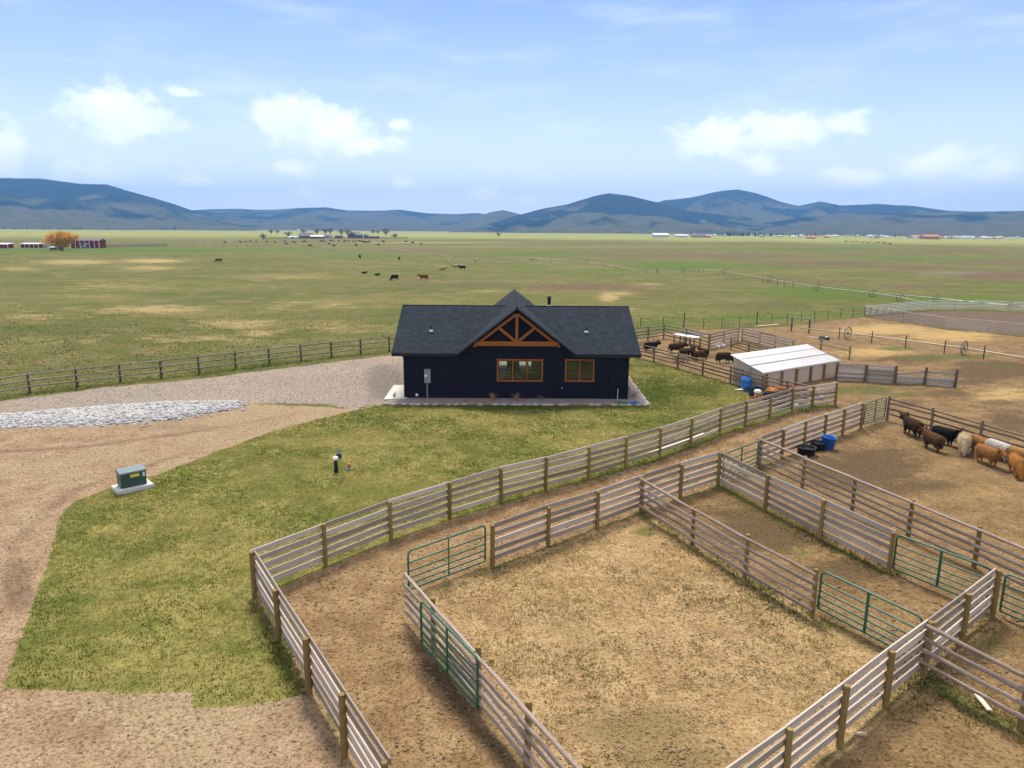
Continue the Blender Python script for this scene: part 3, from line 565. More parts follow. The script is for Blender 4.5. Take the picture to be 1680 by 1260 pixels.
hp('partition', box_mesh('partition', (2.5, 2.6, .17, DEP-.17, .22, WH), (-4.6, -4.5, .17, DEP-.17, .22, WH), (2.6, HWD-.17, 4.2, 4.3, .22, WH)), 'interior_wall')
hp('added_white_unit', box_mesh('added_white_unit', (-.7, 1.2, 3.2, 3.9, .22, 1.12), (1.2, 2.4, 5.4, 6.0, .22, 1.6), (-.4, .3, 3.3, 3.8, 1.12, 1.45)), 'cabinet_white')  # white boxes added to give the bright spots in the panes
# roofs: unit uv in metres so that the shingle courses run level
def slab(name, poly, m, th=.16, up=None, parent=house):
    P = [Vector(p) for p in poly]; n = (P[1]-P[0]).cross(P[2]-P[0]).normalized()
    if n.z < 0: P.reverse(); n = -n
    bm = bmesh.new(); T = [bm.verts.new(p) for p in P]; B = [bm.verts.new(p-n*th) for p in P]
    uv = bm.loops.layers.uv.new('UVMap'); level = Vector((-n.y, n.x, 0)).normalized(); upv = n.cross(level)
    fs = [bm.faces.new(T), bm.faces.new(B[::-1])] + [bm.faces.new((T[i], B[i], B[(i+1) % len(P)], T[(i+1) % len(P)])) for i in range(len(P))]
    for f in fs:
        for l in f.loops: l[uv].uv = (l.vert.co.dot(level), l.vert.co.dot(upv))
    me_ = bpy.data.meshes.new(name); bmesh.ops.recalc_face_normals(bm, faces=bm.faces[:]); bm.to_mesh(me_); bm.free(); return hp(name, me_, m, parent)
EZ, RZ, RX, EY = 3.16, 5.68, 8.1, -.5
k_ = (RZ-EZ)/(5-EY); CZ, CHW = 6.17, 3.86; ck = (CZ-3.19)/CHW
vx = lambda z: (CZ-z)/ck
roof = hp('roof', None, None); 
for sgn in (-1, 1):
    slab('roof_slope', [(sgn*RX, EY, EZ), (sgn*vx(EZ), EY, EZ), (sgn*vx(RZ), 5, RZ), (sgn*RX, 5, RZ)], 'shingles', parent=roof)
    slab('roof_slope', [(sgn*RX, 10-EY, EZ), (sgn*vx(EZ), 10-EY, EZ), (sgn*vx(RZ), 5, RZ), (sgn*RX, 5, RZ)], 'shingles', parent=roof)
    slab('gable_slope', [(0, -.62, CZ+.006), (sgn*CHW, -.62, 3.196), (sgn*CHW, 13.55, 3.196), (0, 13.55, CZ+.006)], 'shingles', parent=roof)
    hp('ridge_cap', bm_mesh('ridge_cap', tube([(sgn*RX, 5, RZ-.03), (sgn*.64, 5, RZ-.03)], .07, 6)), 'shingles', roof)
    a_, b_ = (-RX, -vx(EZ)+.02) if sgn < 0 else (vx(EZ)-.02, RX)
    hp('eave_fascia', box_mesh('eave_fascia', (a_, b_, EY-.028, EY-.004, EZ-.21, EZ-.01)), 'fascia', roof)
    hp('soffit', box_mesh('soffit', (a_+.02, b_-.02, EY+.01, .0, EZ-.2, EZ-.18)), 'fascia', roof)
    hp('rake_board', bm_mesh('rake_board', tube([(sgn*.02, -.635, CZ-.10), (sgn*(CHW-.02), -.635, 3.09)], .085, 4)), 'fascia', roof)
hp('gable_ridge_cap', bm_mesh('gable_ridge_cap', tube([(0, -.63, CZ-.015), (0, 13.56, CZ-.015)], .07, 6)), 'shingles', roof)
# gable wall above the plate, front and back
for yy, nm_ in ((.0, 'gable_wall'), (12.85, 'gable_wall')):
    bm = bmesh.new(); zt = CZ-.23; hwid = (zt-WH)/ck
    v = [bm.verts.new((xx, y0, zz)) for y0 in (yy+.002, yy+.15) for xx, zz in ((-hwid, WH), (hwid, WH), (0, zt))]
    for f in ((0, 1, 2), (3, 5, 4), (0, 3, 4, 1), (1, 4, 5, 2), (2, 5, 3, 0)): bm.faces.new([v[i] for i in f])
    if yy == 0:
        xx = -hwid+.3
        while xx < hwid-.2: add_box(bm, xx-.022, xx+.022, -.02, .003, WH, CZ-.3-ck*abs(xx)); xx += .405
    hp(nm_, bm_mesh('gable_wall', bm), 'navy_siding')
# timber truss hung in front of the gable
ty = -.40; tb = 3.78
truss = hp('truss', None, None)
def beam(name, a, b, w=.20, d=.16, off=0.):
    return hp(name, UNIT_BOX, 'timber', truss, axis_matrix(Vector((a[0], ty+off, a[1])), Vector((b[0], ty+off, b[1])), Vector((0, 0, 0)), d, w))
beam('tie_beam', (-2.72, tb+.02), (2.72, tb+.02), .29, .18); beam('king_post', (0, tb+.16), (0, CZ-.42), .17, .14)
for sgn in (-1, 1):
    beam('rafter', (sgn*2.80, CZ-.42-ck*2.80), (sgn*.06, CZ-.42-ck*.06), .17, .12, .03); beam('strut', (sgn*.12, tb+.2), (sgn*1.12, CZ-.50-ck*1.12), .17, .13, -.01)
def window(x0, x1, z0, z1, panes, y=-.03):
    w = hp('window', box_mesh('window', (x0-.11, x1+.11, y-.022, y+.03, z1, z1+.11), (x0-.11, x1+.11, y-.032, y+.03, z0-.11, z0), (x0-.11, x0, y-.02, y+.03, z0, z1), (x1, x1+.11, y-.02, y+.03, z0, z1)), 'timber')
    cuts = [x0] + panes + [x1]
    for i, (a, b) in enumerate(zip(cuts[:-1], cuts[1:])):
        e0 = .045 if i else .0; e1 = .045 if i < len(cuts)-2 else 0.
        hp('pane', box_mesh('pane', (a+e0+.03, b-e1-.03, .05, .058, z0+.03, z1-.03)), 'window_glass', w)
        hp('sash', box_mesh('sash', (a+e0, a+e0+.045, .03, .08, z0, z1), (b-e1-.045, b-e1, .03, .08, z0, z1), (a+e0+.045, b-e1-.045, .03, .08, z0, z0+.05), (a+e0+.045, b-e1-.045, .03, .08, z1-.05, z1), (a+e0+.045, b-e1-.045, .035, .075, (z0+z1)/2-.02, (z0+z1)/2+.02)), 'fascia', w)
        if i: hp('mullion', box_mesh('mullion', (a-.045, a+.045, y-.018, .09, z0+.001, z1-.001)), 'timber', w)
window(*W1, [W1[0]+(W1[1]-W1[0])*.335, W1[0]+(W1[1]-W1[0])*.665]); window(*W2, [(W2[0]+W2[1])/2])
for x_, y_, z_ in ((-5.75, 1.9, 0), (4.75, 1.9, 0)):
    zr = EZ+k_*(y_-EY); v_ = hp('roof_vent', lathe([(.055, zr-.1), (.055, zr+.42), (.03, zr+.43)], 10, 'roof_vent'), 'stove_pipe', M=Matrix.Translation((x_, y_, 0)))
    hp('flashing', lathe([(.17, zr-.06), (.15, zr+.03), (.06, zr+.10), (.055, zr+.11)], 12, 'flashing'), 'galvanised', v_)
ch = hp('chimney_pipe', lathe([(.11, 4.9), (.11, 6.15), (.17, 6.17), (.17, 6.22), (.12, 6.24), (.12, 6.34), (.17, 6.35), (.15, 6.42), (.02, 6.45)], 12, 'chimney_pipe'), 'stove_pipe', M=Matrix.Translation((2.45, 6.1, -.15)))
hp('flashing', lathe([(.2, 5.3), (.2, 5.72), (.12, 5.8), (.1, 5.82)], 12, 'flashing'), 'galvanised', ch)
hp('meter_box', box_mesh('meter_box', (-6.05, -5.63, -.16, -.024, 1.1, 2.03), bevel=.015), 'metal_grey')
mtr = hp('meter_dial', lathe([(.085, 0), (.085, .07), (.07, .09), (.01, .092)], 14, 'meter_dial'), 'label_white', M=Matrix.Translation((-5.94, -.155, 1.60)) @ Matrix.Rotation(rad(90), 4, 'X'))
hp('conduit', bm_mesh('conduit', tube([(-5.87, -.08, 1.1), (-5.87, -.08, .02)], .04, 8)), 'metal_grey')
hp('outlet_box', box_mesh('outlet_box', (-6.65, -6.5, -.05, .0, .20, .36)), 'label_white')
hp('hose_bib', box_mesh('hose_bib', (3.0, 3.06, -.1, -.02, .75, .82)), 'galvanised')
hp('standpipe', bm_mesh('standpipe', tube([(6.72, -.14, -.05), (6.72, -.14, .62), (6.72, -.14, .78)], .035, 8, taper=[1, 1, 1.6])), 'galvanised')
for sgn in (-1, 1):
    xx = sgn*(HWD-.02); hp('downspout', bm_mesh('downspout', tube([(xx, -.46, 2.98), (xx, -.40, 2.86), (xx+sgn*.03, -.055, 2.62), (xx+sgn*.03, -.055, .12), (xx+sgn*.03, -.22, .06)], .045, 4)), 'fascia')
# bed of fine stone round the house with its row of edging stones
def sheet(name, P, z, m, th=.05, kind='structure'):
    bm = bmesh.new(); T = [bm.verts.new((p[0], p[1], z)) for p in P]; B = [bm.verts.new((p[0], p[1], z-th)) for p in P]
    bm.faces.new(T); bm.faces.new(B[::-1])
    for i in range(len(P)): bm.faces.new((T[i], B[i], B[(i+1) % len(P)], T[(i+1) % len(P)]))
    return link(name, bm_mesh(name, bm), m, kind=kind)
N = mat('bed_stone'); geo = N.node('ShaderNodeNewGeometry'); n_ = N.noise(geo.outputs['Position'], 18, 4, .7); n2_ = N.noise(geo.outputs['Position'], 1.5, 3, .6)
setp(N, N.mix(n_, (.16, .125, .115), N.mix(n2_, (.36, .29, .265), (.30, .25, .235))), .95, norm=N.bump(n_, 1., .04), spec=.1)
FL, FR = gp(628, 664.5), gp(1065, 665.5); SR = gp(1030.7, 619)
bed = [(FL.x, FL.y), (FR.x, FR.y), (FR.x+.1, HY+DEP), (HX+HWD-.3, HY+DEP), (HX+HWD-.3, HY+.3), (HX-HWD+.3, HY+.3), (HX-HWD-.4, HY+.25), (FL.x, FL.y+.6)]
sheet('gravel_bed', bed, .07, 'bed_stone', .12)
edge_t = thing('stone_edging', (FL.x, FL.y, 0), 'row of pale flat stones edging the gravel bed around the house', 'edging')
bm = bmesh.new(); bmesh.ops.create_icosphere(bm, subdivisions=1, radius=.5)
for v in bm.verts: v.co *= rng.uniform(.8, 1.15); v.co.z = max(-.35, min(.35, v.co.z))
STONE = bm_mesh('stone_piece', bm)
def stones(a, b, n):
    for i in range(n):
        if rng.random() < .15: continue
        p = a.lerp(b, (i+.5+rng.uniform(-.2, .2))/n); L = (b-a).length/n; ang = math.atan2((b-a).y, (b-a).x)+rng.uniform(-.12, .12)
        M = Matrix.Translation((p.x-FL.x, p.y-FL.y+rng.uniform(-.03, .03), .05)) @ Matrix.Rotation(ang, 4, 'Z') @ Matrix.Diagonal((L*rng.uniform(.75, 1.05), rng.uniform(.16, .26), rng.uniform(.14, .24), 1))
        link('stone', STONE, 'edging_stone', edge_t, M)
stones(Vector((FL.x, FL.y, 0)), Vector((FR.x, FR.y, 0)), 34); stones(Vector((FR.x, FR.y+.1, 0)), Vector((FR.x+.1, HY+DEP, 0)), 24)
pad_p = G((646, 634), (668, 634), (668, 655.5), (630, 657.5)); sheet('concrete_path', [(p.x, p.y) for p in pad_p], .11, 'concrete', .18)
def clump(name, loc, h, sp, n, m, label, cat, group=None, seed=0):
    r = random.Random(seed); bm = bmesh.new()
    for _ in range(n):
        a = r.uniform(0, 6.28); s_ = r.uniform(.1, 1)*sp; hh = h*r.uniform(.6, 1.1); b0 = Vector((math.cos(a)*s_*.15, math.sin(a)*s_*.15, 0)); mid = Vector((math.cos(a)*s_*.6, math.sin(a)*s_*.6, hh*.75)); tip = Vector((math.cos(a)*s_*1.3, math.sin(a)*s_*1.3, hh*r.uniform(.6, 1)))
        w = Vector((-math.sin(a), math.cos(a), 0))*.014
        v = [bm.verts.new(p) for p in (b0-w, b0+w, mid+w, mid-w, tip)]; bm.faces.new(v[:4]); bm.faces.new((v[3], v[2], v[4]))
    o = link(name, bm_mesh(name, bm), m, label=label, cat=cat, group=group); o.location = loc; return o
for i, (px_, py_, h, sp, lb) in enumerate([(808, 657, .55, .42, 'tall dry arching grass clump left of centre against the navy wall'), (846, 658, .6, .45, 'tall dry arching grass clump below the triple window'), (888, 657, .4, .3, 'short dry grass clump right of the triple window'), (1040, 650, .5, .4, 'rust-coloured grass clump beside the right house corner'), (1031, 640, .3, .25, 'small rust grass clump behind the right house corner'), (647, 652, .4, .3, 'dry brown grass clump on the left concrete path'), (763, 658, .2, .2, 'low withered tuft in the gravel bed below the blank navy wall')]):
    clump('ornamental_grass', gp(px_, py_, .06), h, sp*1.5, 18, 'dry_grass', lb, 'grass clump', 'ornamental grasses in the house bed', i)
p_ = gp(1041, 661, .1); hz = [Vector((p_.x+.32*math.cos(t*.55)*(1-.004*t), p_.y+.25*math.sin(t*.55), .09+.0015*t)) for t in range(46)]
o = link('garden_hose', bm_mesh('garden_hose', tube([h-p_ for h in hz], .022, 5), True), 'hose_blue', label='coiled blue garden hose on the gravel at the right house corner', cat='hose'); o.location = p_
p_ = gp(1022, 661, .1); o = link('garden_hose', bm_mesh('garden_hose', tube([(.9*math.cos(t*.3)*(t % 9)/9., .10*math.sin(t*.9), .02+.008*(t % 5)) for t in range(30)], .02, 5), True), 'hose_green', label='green hose lying loosely along the front stone edging', cat='hose'); o.location = p_

# ---------------------------------------------------------------- fences of the yard and corrals
fence('board_fence', G(*PX_F1), 'long five-board fence between the lawn and the dirt lane', 'board', 1)
fence('board_fence', G(*PX_F2), 'five-board fence running from the lawn corner down past the bottom edge', 'board', 1)
fence('board_fence', G(*PX_F3), 'five-board fence with gate post between the lane and the near corral', 'board', 1)
fence('log_fence', G(*PX_F4), 'peeled log fence between the large corral and the narrow pen', 'log', -1, over=(.0, .1))
fence('board_fence', G(*PX_F5), 'five-board fence along the far side of the narrow grassy pen', 'board', 1)
fence('log_fence', G(*PX_F6), 'long peeled log fence on the near side of the shaggy cattle pen', 'log', -1, over=(.12, 0))
fence('board_fence', G(*PX_F7), 'pale five-board fence rising from the bottom right edge past the green gates', 'board', 1)
fence('log_fence', G(*PX_F8), 'four-rail peeled log fence at the right edge below the pale boards', 'log', -1, levels=(1.40, 1.06, .74, .42), over=(.1, 0))
fence('log_fence', G(*PX_F9), 'peeled log fence along the lane with a green gate folded against it', 'log', -1, over=(1.7, 0))
fence('board_fence', G(*PX_F10), 'five-board fence between lane and cattle pen behind the tubs', 'board', 1)
fence('rail_fence', G(*PX_F11), 'brown rail fence behind the row of feeding shaggy cattle', 'log', 1, levels=(1.3, 1.05, .72, .4), railm='brown_rail', postm='brown_rail')
fence('rail_fence', G(*PX_F12), 'brown four-rail fence from the house corner past the shed', 'log', -1, levels=(1.2, .92, .64, .36), h=1.3, railm='brown_rail', postm='brown_rail')
fence('rail_fence', G((-75, 665), (49.4, 645), (126.7, 636), (198, 627), (265, 620), (327, 613), (387, 605), (442, 598), (494, 592), (544, 586), (592, 581), (639, 576)), 'grey three-rail fence between the gravel drive and the pasture', 'rail', -1, h=1.42, postm='dark_post', pr=.08)
fence('rail_fence', G((1033, 563), (1062.7, 559), (1088.5, 555.5)), 'pale topped rail fence at the back of the dark cattle pen beside the roof', 'log', -1, levels=(1.4, 1.05, .72, .4), h=1.42, railm='brown_rail', postm='brown_rail')
fence('rail_fence', G((1088.5, 555.5), (1125, 564), (1162, 573.5)), 'brown rail fence behind the white-topped feed trough', 'log', 1, levels=(1.4, 1.05, .72, .4), h=1.5, railm='brown_rail', postm='brown_rail')
fence('board_fence', G((1163.5, 573), (1187, 566.5), (1210.5, 561)), 'grey board fence right of the feed trough pen', 'board', -1, h=1.45)
fence('board_fence', G((1217, 562), (1246, 569), (1271, 575.5), (1300, 583)), 'grey board fence running behind the white shed roof', 'board', -1, h=1.4)
fence('rail_fence', G((1199, 573), (1228, 582), (1258, 591)), 'low brown rails of a chute running under the shed', 'log', -1, levels=(1.1, .85, .6, .35), h=1.15, railm='brown_rail', postm='brown_rail')
fence('rail_fence', G((1346, 577), (1393, 590)), 'short pale rail stub behind the right end of the shed', 'log', -1, levels=(1.2, .8), h=1.2)
full = tuple(.07+.165*i for i in range(8)); half = tuple(.07+.165*i for i in range(4))
fence('plank_fence', G((1371, 624.5), (1419, 626.5), (1468, 630), (1517, 632), (1567, 636)), 'weathered plank windbreak fence right of the shed with lower right half', 'board', 1, h=1.36, bay_levels=[full, full, half + (.98,), half + (1.0,)], postm='dark_post', pr=.09)

# ---------------------------------------------------------------- gates
def gate(a, b, label, h=1.28, z0=.17, rails=6, m='gate_green', wide=True, braces=1, group='green tube gates'):
    a = Vector(a); b = Vector(b); d = b-a; L = d.length; root = thing('tube_gate', a, label, 'gate', group, math.atan2(d.y, d.x)); c = .16; pts = []
    for cx, cz, a0 in ((L-c, z0+c*.25, -90), (L-c, z0+h-c, 0), (c, z0+h-c, 90), (c, z0+c*.25, 180)):
        rr = c if cz > .6 else c*.25
        for k in range(5):
            t = rad(a0+22.5*k); ox = cx + (c-rr)*(1 if cx > L/2 else -1); pts.append((ox+rr*math.cos(t), 0, cz+rr*math.sin(t)))
    link('frame', bm_mesh('frame', tube(pts, .031, 7, closed=True), True), m, root)
    fr = (0, .15, .31, .48, .70, 1.) if rails == 6 else [i/(rails-1) for i in range(rails)]
    for t in fr[1:-1]: link('rail', UNIT_TUBE, m, root, axis_matrix(Vector((0, 0, z0+h*t)), Vector((L, 0, z0+h*t)), sy=.026, sz=.026))
    for k in range(braces):
        xx = L*(k+1)/(braces+1); link('brace', UNIT_BOX, m, root, axis_matrix(Vector((xx, -.012, z0-.01)), Vector((xx, -.012, z0+h)), sy=.075 if wide else .03, sz=.03, roll=math.pi/2))
    for zz in (z0+.2, z0+h-.25): link('hinge', UNIT_TUBE, m, root, axis_matrix(Vector((-.09, 0, zz)), Vector((.01, 0, zz)), sy=.016, sz=.016))
    link('latch_chain', bm_mesh('latch_chain', tube([(L, 0, z0+h*.62), (L+.06, .02, z0+h*.58), (L+.1, 0, z0+h*.64)], .012, 5)), 'galvanised', root); return root
gate(gp(671, 976), gp(796, 928), 'green tube gate standing across the corral opening beside the lane', wide=False)
gA, gB = gp(692, 1066), gp(784, 1172); gate(gA, gB, 'green tube gate folded back flat against the log fence')
gate(gp(1341, 1006), gp(1503, 1092), 'green tube gate closing the near end of the narrow pen', h=1.2)
gate(gp(1464, 940), gp(1616, 1003), 'green tube gate after the last post of the narrow pen', h=1.2)
gate(gp(1639, 1011), gp(1800, 1080), 'green tube gate cut by the right picture edge', h=1.2)
gate(gp(1185, 793), gp(1241, 769), 'small green gate between the lane and the log fence alley', h=1.2)
gate(gp(1416, 701), gp(1450, 690), 'green gate with many bars behind the dark brown bull', h=1.25, rails=9)

# ---------------------------------------------------------------- cattle shed
sF, sR = gp(1250.5, 640.5), gp(1371, 618); sd = (sR-sF); SL = sd.length; sang = math.atan2(sd.y, sd.x); SF = at_depth(1250, 610, sF.y).z-.06; best = 9
for z_ in np.arange(1.4, 3.2, .02):           # back eave: the height at which the far roof corner squares with the front wall
    L_ = gp(1198.6, 584, z_); e_ = abs((L_-sF).dot(sd.normalized())+.2)
    if e_ < best: best, SB, SD = e_, float(z_)-.06, (V_ := (L_-sF)).dot(Vector((-sd.y, sd.x, 0)).normalized())-.15
print('SHED', SL, SF, SB, SD)
shed = thing('cattle_shed', sF, 'low tan metal shed with white corrugated lean-to roof by the pens', 'shed', rz=sang)
def ribbed(name, a, b, h0, h1, step=.23, d=.025):
    """ribbed sheet wall from a to b (local xy), top edge rising from h0 to h1"""
    bm = bmesh.new(); L = (b-a).length; n = int(L/step)*4; dr = (b-a).normalized(); nr_ = Vector((dr.y, -dr.x, 0)); T = []; B = []
    for i in range(n+1):
        t = i/n; o = d if (i % 4) in (1, 2) else 0; p = a.lerp(b, t)+nr_*o; B.append(bm.verts.new((p.x, p.y, 0))); T.append(bm.verts.new((p.x, p.y, h0+(h1-h0)*t)))
    for i in range(n): bm.faces.new((B[i], B[i+1], T[i+1], T[i]))
    return bm_mesh(name, bm)
V3 = lambda x, y, z=0: Vector((x, y, z))
link('front_wall', ribbed('front_wall', V3(0, 0), V3(SL, 0), SF, SF), 'shed_wall', shed); link('rear_wall', ribbed('rear_wall', V3(SL, SD), V3(0, SD), SB, SB), 'shed_wall', shed)
link('side_wall', ribbed('side_wall', V3(0, SD), V3(0, 0), SB, SF), 'shed_wall', shed); link('side_wall', ribbed('side_wall', V3(SL, 0), V3(SL, SD), SF, SB), 'shed_wall', shed)
rise = (SB-SF)/SD
bm = bmesh.new(); n = int((SL+.4)/.2)*4; rows_ = (-.2, 1.0, 1.02, 2.0, 2.02, SD+.15); G_ = []
for j, yy in enumerate(rows_):
    G_.append([bm.verts.new((-.2+(SL+.4)*i/n, yy, SF+.06+rise*yy+(.028 if i % 4 in (1, 2) else 0)+(.022 if j in (2, 3) else (.0 if j < 2 else .044)))) for i in range(n+1)])
for j in range(5):
    for i in range(n): bm.faces.new((G_[j][i], G_[j][i+1], G_[j+1][i+1], G_[j+1][i]))
bmesh.ops.solidify(bm, geom=bm.faces[:], thickness=.012)
sroof = link('roof', bm_mesh('roof', bm), 'shed_roof', shed)
for yy in (1.01, 2.01): link('lap_strip', UNIT_BOX, 'rust_pipe', sroof, axis_matrix(V3(-.19, yy, SF+.105+rise*yy), V3(SL+.19, yy, SF+.105+rise*yy), sy=.05, sz=.022))
link('eave_trim', UNIT_BOX, 'shed_roof', shed, axis_matrix(V3(-.2, -.215, SF+.03), V3(SL+.2, -.215, SF+.03), sy=.025, sz=.09))
for xx in np.linspace(.3, SL-.02, 6): post(shed, sF+Matrix.Rotation(sang, 3, 'Z')@V3(xx, -.13), SF-.12, .085, 'post_wood')
for ch_ in shed.children:
    if ch_.name.startswith('post'): ch_.matrix_basis = Matrix.Rotation(-sang, 4, 'Z') @ ch_.matrix_basis

# ---------------------------------------------------------------- tubs, barrel, trough, junk by the shed
def obj_at(name, me_, m, p, label, cat, rz=0., group=None):
    o = link(name, me_, m, label=label, cat=cat, group=group); o.location = p; o.rotation_euler = (0, 0, rz); return o
def tub(name, p, r, h, m, label, tilt=0., water=True, taper=.86):
    t = thing(name, p, label, 'tub')
    t.rotation_euler = (tilt*.4, tilt, 0)
    link('shell', lathe([(r*taper*.9, 0), (r*taper, .01), (r*.99, h*.94), (r*1.05, h*.95), (r*1.05, h), (r*.96, h), (r*.95, h*.9), (r*taper*.92, h*.2), (.02, h*.19)], 22, 'shell'), m, t)
    if water: link('water', lathe([(r*.92, h*.68), (r*.92, h*.70), (.01, h*.701)], 22, 'water', False), 'water', t)
    return t
tub('water_tub', gp(1322, 746), .46, .42, 'dark_plastic', 'wide round black water tub nearest the log fence'); tub('water_tub', gp(1340.5, 737), .39, .40, 'dark_plastic', 'round black tub between the wide tub and the blue one')
tub('water_tub', gp(1356.5, 736), .36, .66, 'blue_plastic', 'tall bright blue tub standing by the board fence', .1, False)
dr_ = thing('plastic_barrel', gp(1223.5, 639), 'bright blue open barrel holding long tool handles beside the shed', 'barrel')
link('shell', lathe([(.33, 0), (.34, .02), (.35, .3), (.365, .33), (.35, .36), (.35, .62), (.365, .65), (.35, .68), (.34, .9), (.31, .9), (.31, .2), (.01, .19)], 20, 'shell'), 'blue_plastic', dr_)
for a, b in (((-.1, 0, .3), (-.28, .1, 1.45)), ((.1, .05, .3), (.35, .1, 1.6)), ((0, -.1, .3), (.05, -.2, 1.5))): obj_at('shovel', bm_mesh('shovel', tube([a, b], .022, 6)), 'brown_rail', Vector(dr_.location), 'long brown tool handle standing in the blue barrel', 'tool', group='tool handles in the blue barrel')
def crate(name, p, w, d, h, m, label, rz, wall=.04):
    b = box_mesh(name, (-w/2, w/2, -d/2, d/2, 0, .05), (-w/2, -w/2+wall, -d/2, d/2, .05, h), (w/2-wall, w/2, -d/2, d/2, .05, h), (-w/2+wall, w/2-wall, -d/2, -d/2+wall, .05, h), (-w/2+wall, w/2-wall, d/2-wall, d/2, .05, h), (-w/2-.03, w/2+.03, -d/2-.03, -d/2, h-.08, h+.01), (-w/2-.03, w/2+.03, d/2, d/2+.03, h-.08, h+.01))
    return obj_at(name, b, m, p, label, 'bin', rz)
crate('storage_bin', gp(1240, 650), .72, .6, .62, 'navy_plastic', 'dark blue bin full of scraps left of the firewood heap', .35); 
obj_at('feed_sack', lathe([(.05, 0), (.22, .03), (.27, .14), (.2, .26), (.05, .3)], 10, 'feed_sack'), 'cabinet_white', gp(1243, 646, .5), 'pale crumpled sack on the dark blue bin', 'sack')
crate('storage_bin', gp(1256, 652), .8, .5, .5, 'dark_plastic', 'black low bin in front of the firewood heap', .5)
tr_ = thing('utility_trailer', gp(1280, 662), 'small dark flat trailer behind the end of the lawn fence', 'trailer', rz=.45)
link('deck', box_mesh('deck', (-1.1, 1.1, -.5, .5, .4, .48), (-1.1, 1.1, -.52, -.46, .48, .72), (-1.1, 1.1, .46, .52, .48, .72)), 'tarp_dark', tr_)
for yy in (-.6, .6): link('wheel', bm_mesh('wheel', tube([(0, yy-.08, .28), (0, yy+.08, .28)], .28, 14)), 'dark_plastic', tr_)
wp = gp(1287, 650); wroot = thing('firewood_heap', wp, 'loose heap of orange split firewood between the shed fence and lawn fence', 'firewood')
for i in range(230):
    u, v = rng.gauss(0, .42), rng.gauss(0, .36); u = max(-1, min(1, u)); v = max(-1, min(1, v)); hh = max(0, .62*(1-u*u*.9)*(1-v*v*.9))*rng.uniform(.45, 1)
    p = Vector((u*2.5+v*.6, v*.9+u*.9, hh+.04)); L = rng.uniform(.28, .5); a = rng.uniform(0, 6.28); d = Vector((math.cos(a), math.sin(a), rng.uniform(-.5, .5))).normalized()
    link('log', UNIT_BOX, 'firewood' if rng.random() < .86 else 'pale_plank', wroot, axis_matrix(p-d*L/2, p+d*L/2, sy=rng.uniform(.07, .15), sz=rng.uniform(.06, .12), roll=rng.uniform(0, 3)))
for (a, b, w, lb) in (((1060, 747), (1154, 713), .14, 'long pale plank lying along the foot of the lawn fence'), ((1213, 640.5), (1229, 638), .3, 'short pale board on the ground before the blue barrel'), ((1206, 640), (1213, 641.5), .2, 'small brown board scrap left of the blue barrel'), ((1601, 1142), (1623, 1170), .11, 'pale stick of lumber on the dirt under the right log fence'), ((1404, 1206), (1421, 1208), .06, 'thin pale stick on the dirt right of the pale fence'), ((1239, 536), (1278, 533), .3, 'pale plank lying beside the wire fence'), ((1328, 553), (1342, 556), .2, 'pale plank scrap on the dirt behind the shed'), ((1287, 660), (1345, 640), .15, 'grey loose plank leaning over the junk behind the lawn fence')):
    A_, B_ = gp(*a), gp(*b); o = link('plank', UNIT_BOX, 'pale_plank', M=axis_matrix(A_+V3(0, 0, .05), B_+V3(0, 0, .07), sy=w, sz=.045), label=lb, cat='plank')
obj_at('rubber_tub', lathe([(.4, 0), (.5, .05), (.55, .35), (.48, .36), (.4, .1), (.01, .09)], 16, 'rubber_tub'), 'dark_plastic', gp(1352, 558), 'small black feed tub alone on the dirt behind the shed', 'tub')
for i, (x_, y_, m_, lb) in enumerate([(1304, 668, 'label_white', 'white plastic jug behind the lawn fence boards'), (1345, 655, 'galvanised', 'grey metal scrap by the fence end behind the lawn'), (1178, 571.5, 'label_white', 'white sack lying in the pen beside the grey boards'), (1186, 569.5, 'label_white', 'small white bucket by the chute rails in the pen'), (1309, 652, 'orange_pipe', 'rusty kettle by the firewood heap')]):
    obj_at('scrap_can', lathe([(.15, 0), (.2, .02), (.21, .25), (.14, .32), (.02, .33)], 10, 'scrap_can'), m_, gp(x_, y_), lb, 'scrap')
tp = G((1104, 562), (1139, 568.5)); td = tp[1]-tp[0]
trough = thing('feed_trough', tp[0], 'long feed trough with white top in the dark cattle pen', 'trough', rz=math.atan2(td.y, td.x)); TL = td.length
link('top', box_mesh('top', (0, TL, -.05, 1.0, .82, .87)), 'label_white', trough); link('back_board', box_mesh('back_board', (0, TL, 1.02, 1.07, .8, 1.15)), 'metal_grey', trough)
for xx in (.1, TL*.5, TL-.1):
    for yy in (.05, .9): link('leg', UNIT_BOX, 'brown_rail', trough, axis_matrix(V3(xx, yy, -.1), V3(xx, yy, .82), sy=.1, sz=.1))
# ---------------------------------------------------------------- transformer and pipes on the lawn
tb_ = gp(218, 801); tang = rad(43); tf = thing('transformer_box', tb_+V3(0, 0, .17), 'green metal transformer cabinet with yellow sticker', 'transformer', rz=tang); tf.scale = (.72,)*3
obj_at('concrete_pad', box_mesh('concrete_pad', (-.98, .98, -.66, .66, -.15, .17), bevel=.03), 'concrete', tb_, 'square white concrete pad under the green transformer at the lawn edge', 'pad', tang).scale = (.74, .74, 1)
link('cabinet', box_mesh('cabinet', (-.70, .70, -.42, .42, .0, .86), bevel=.02), 'transformer_green', tf)
bm = bmesh.new(); v = [bm.verts.new(p) for p in ((-.75, -.47, .84), (.75, -.47, .84), (.75, .47, .84), (-.75, .47, .84), (-.72, -.44, .93), (.72, -.44, .93), (.72, .42, 1.03), (-.72, .42, 1.03))]
for f in ((0, 3, 2, 1), (4, 5, 6, 7), (0, 1, 5, 4), (1, 2, 6, 5), (2, 3, 7, 6), (3, 0, 4, 7)): bm.faces.new([v[i] for i in f])
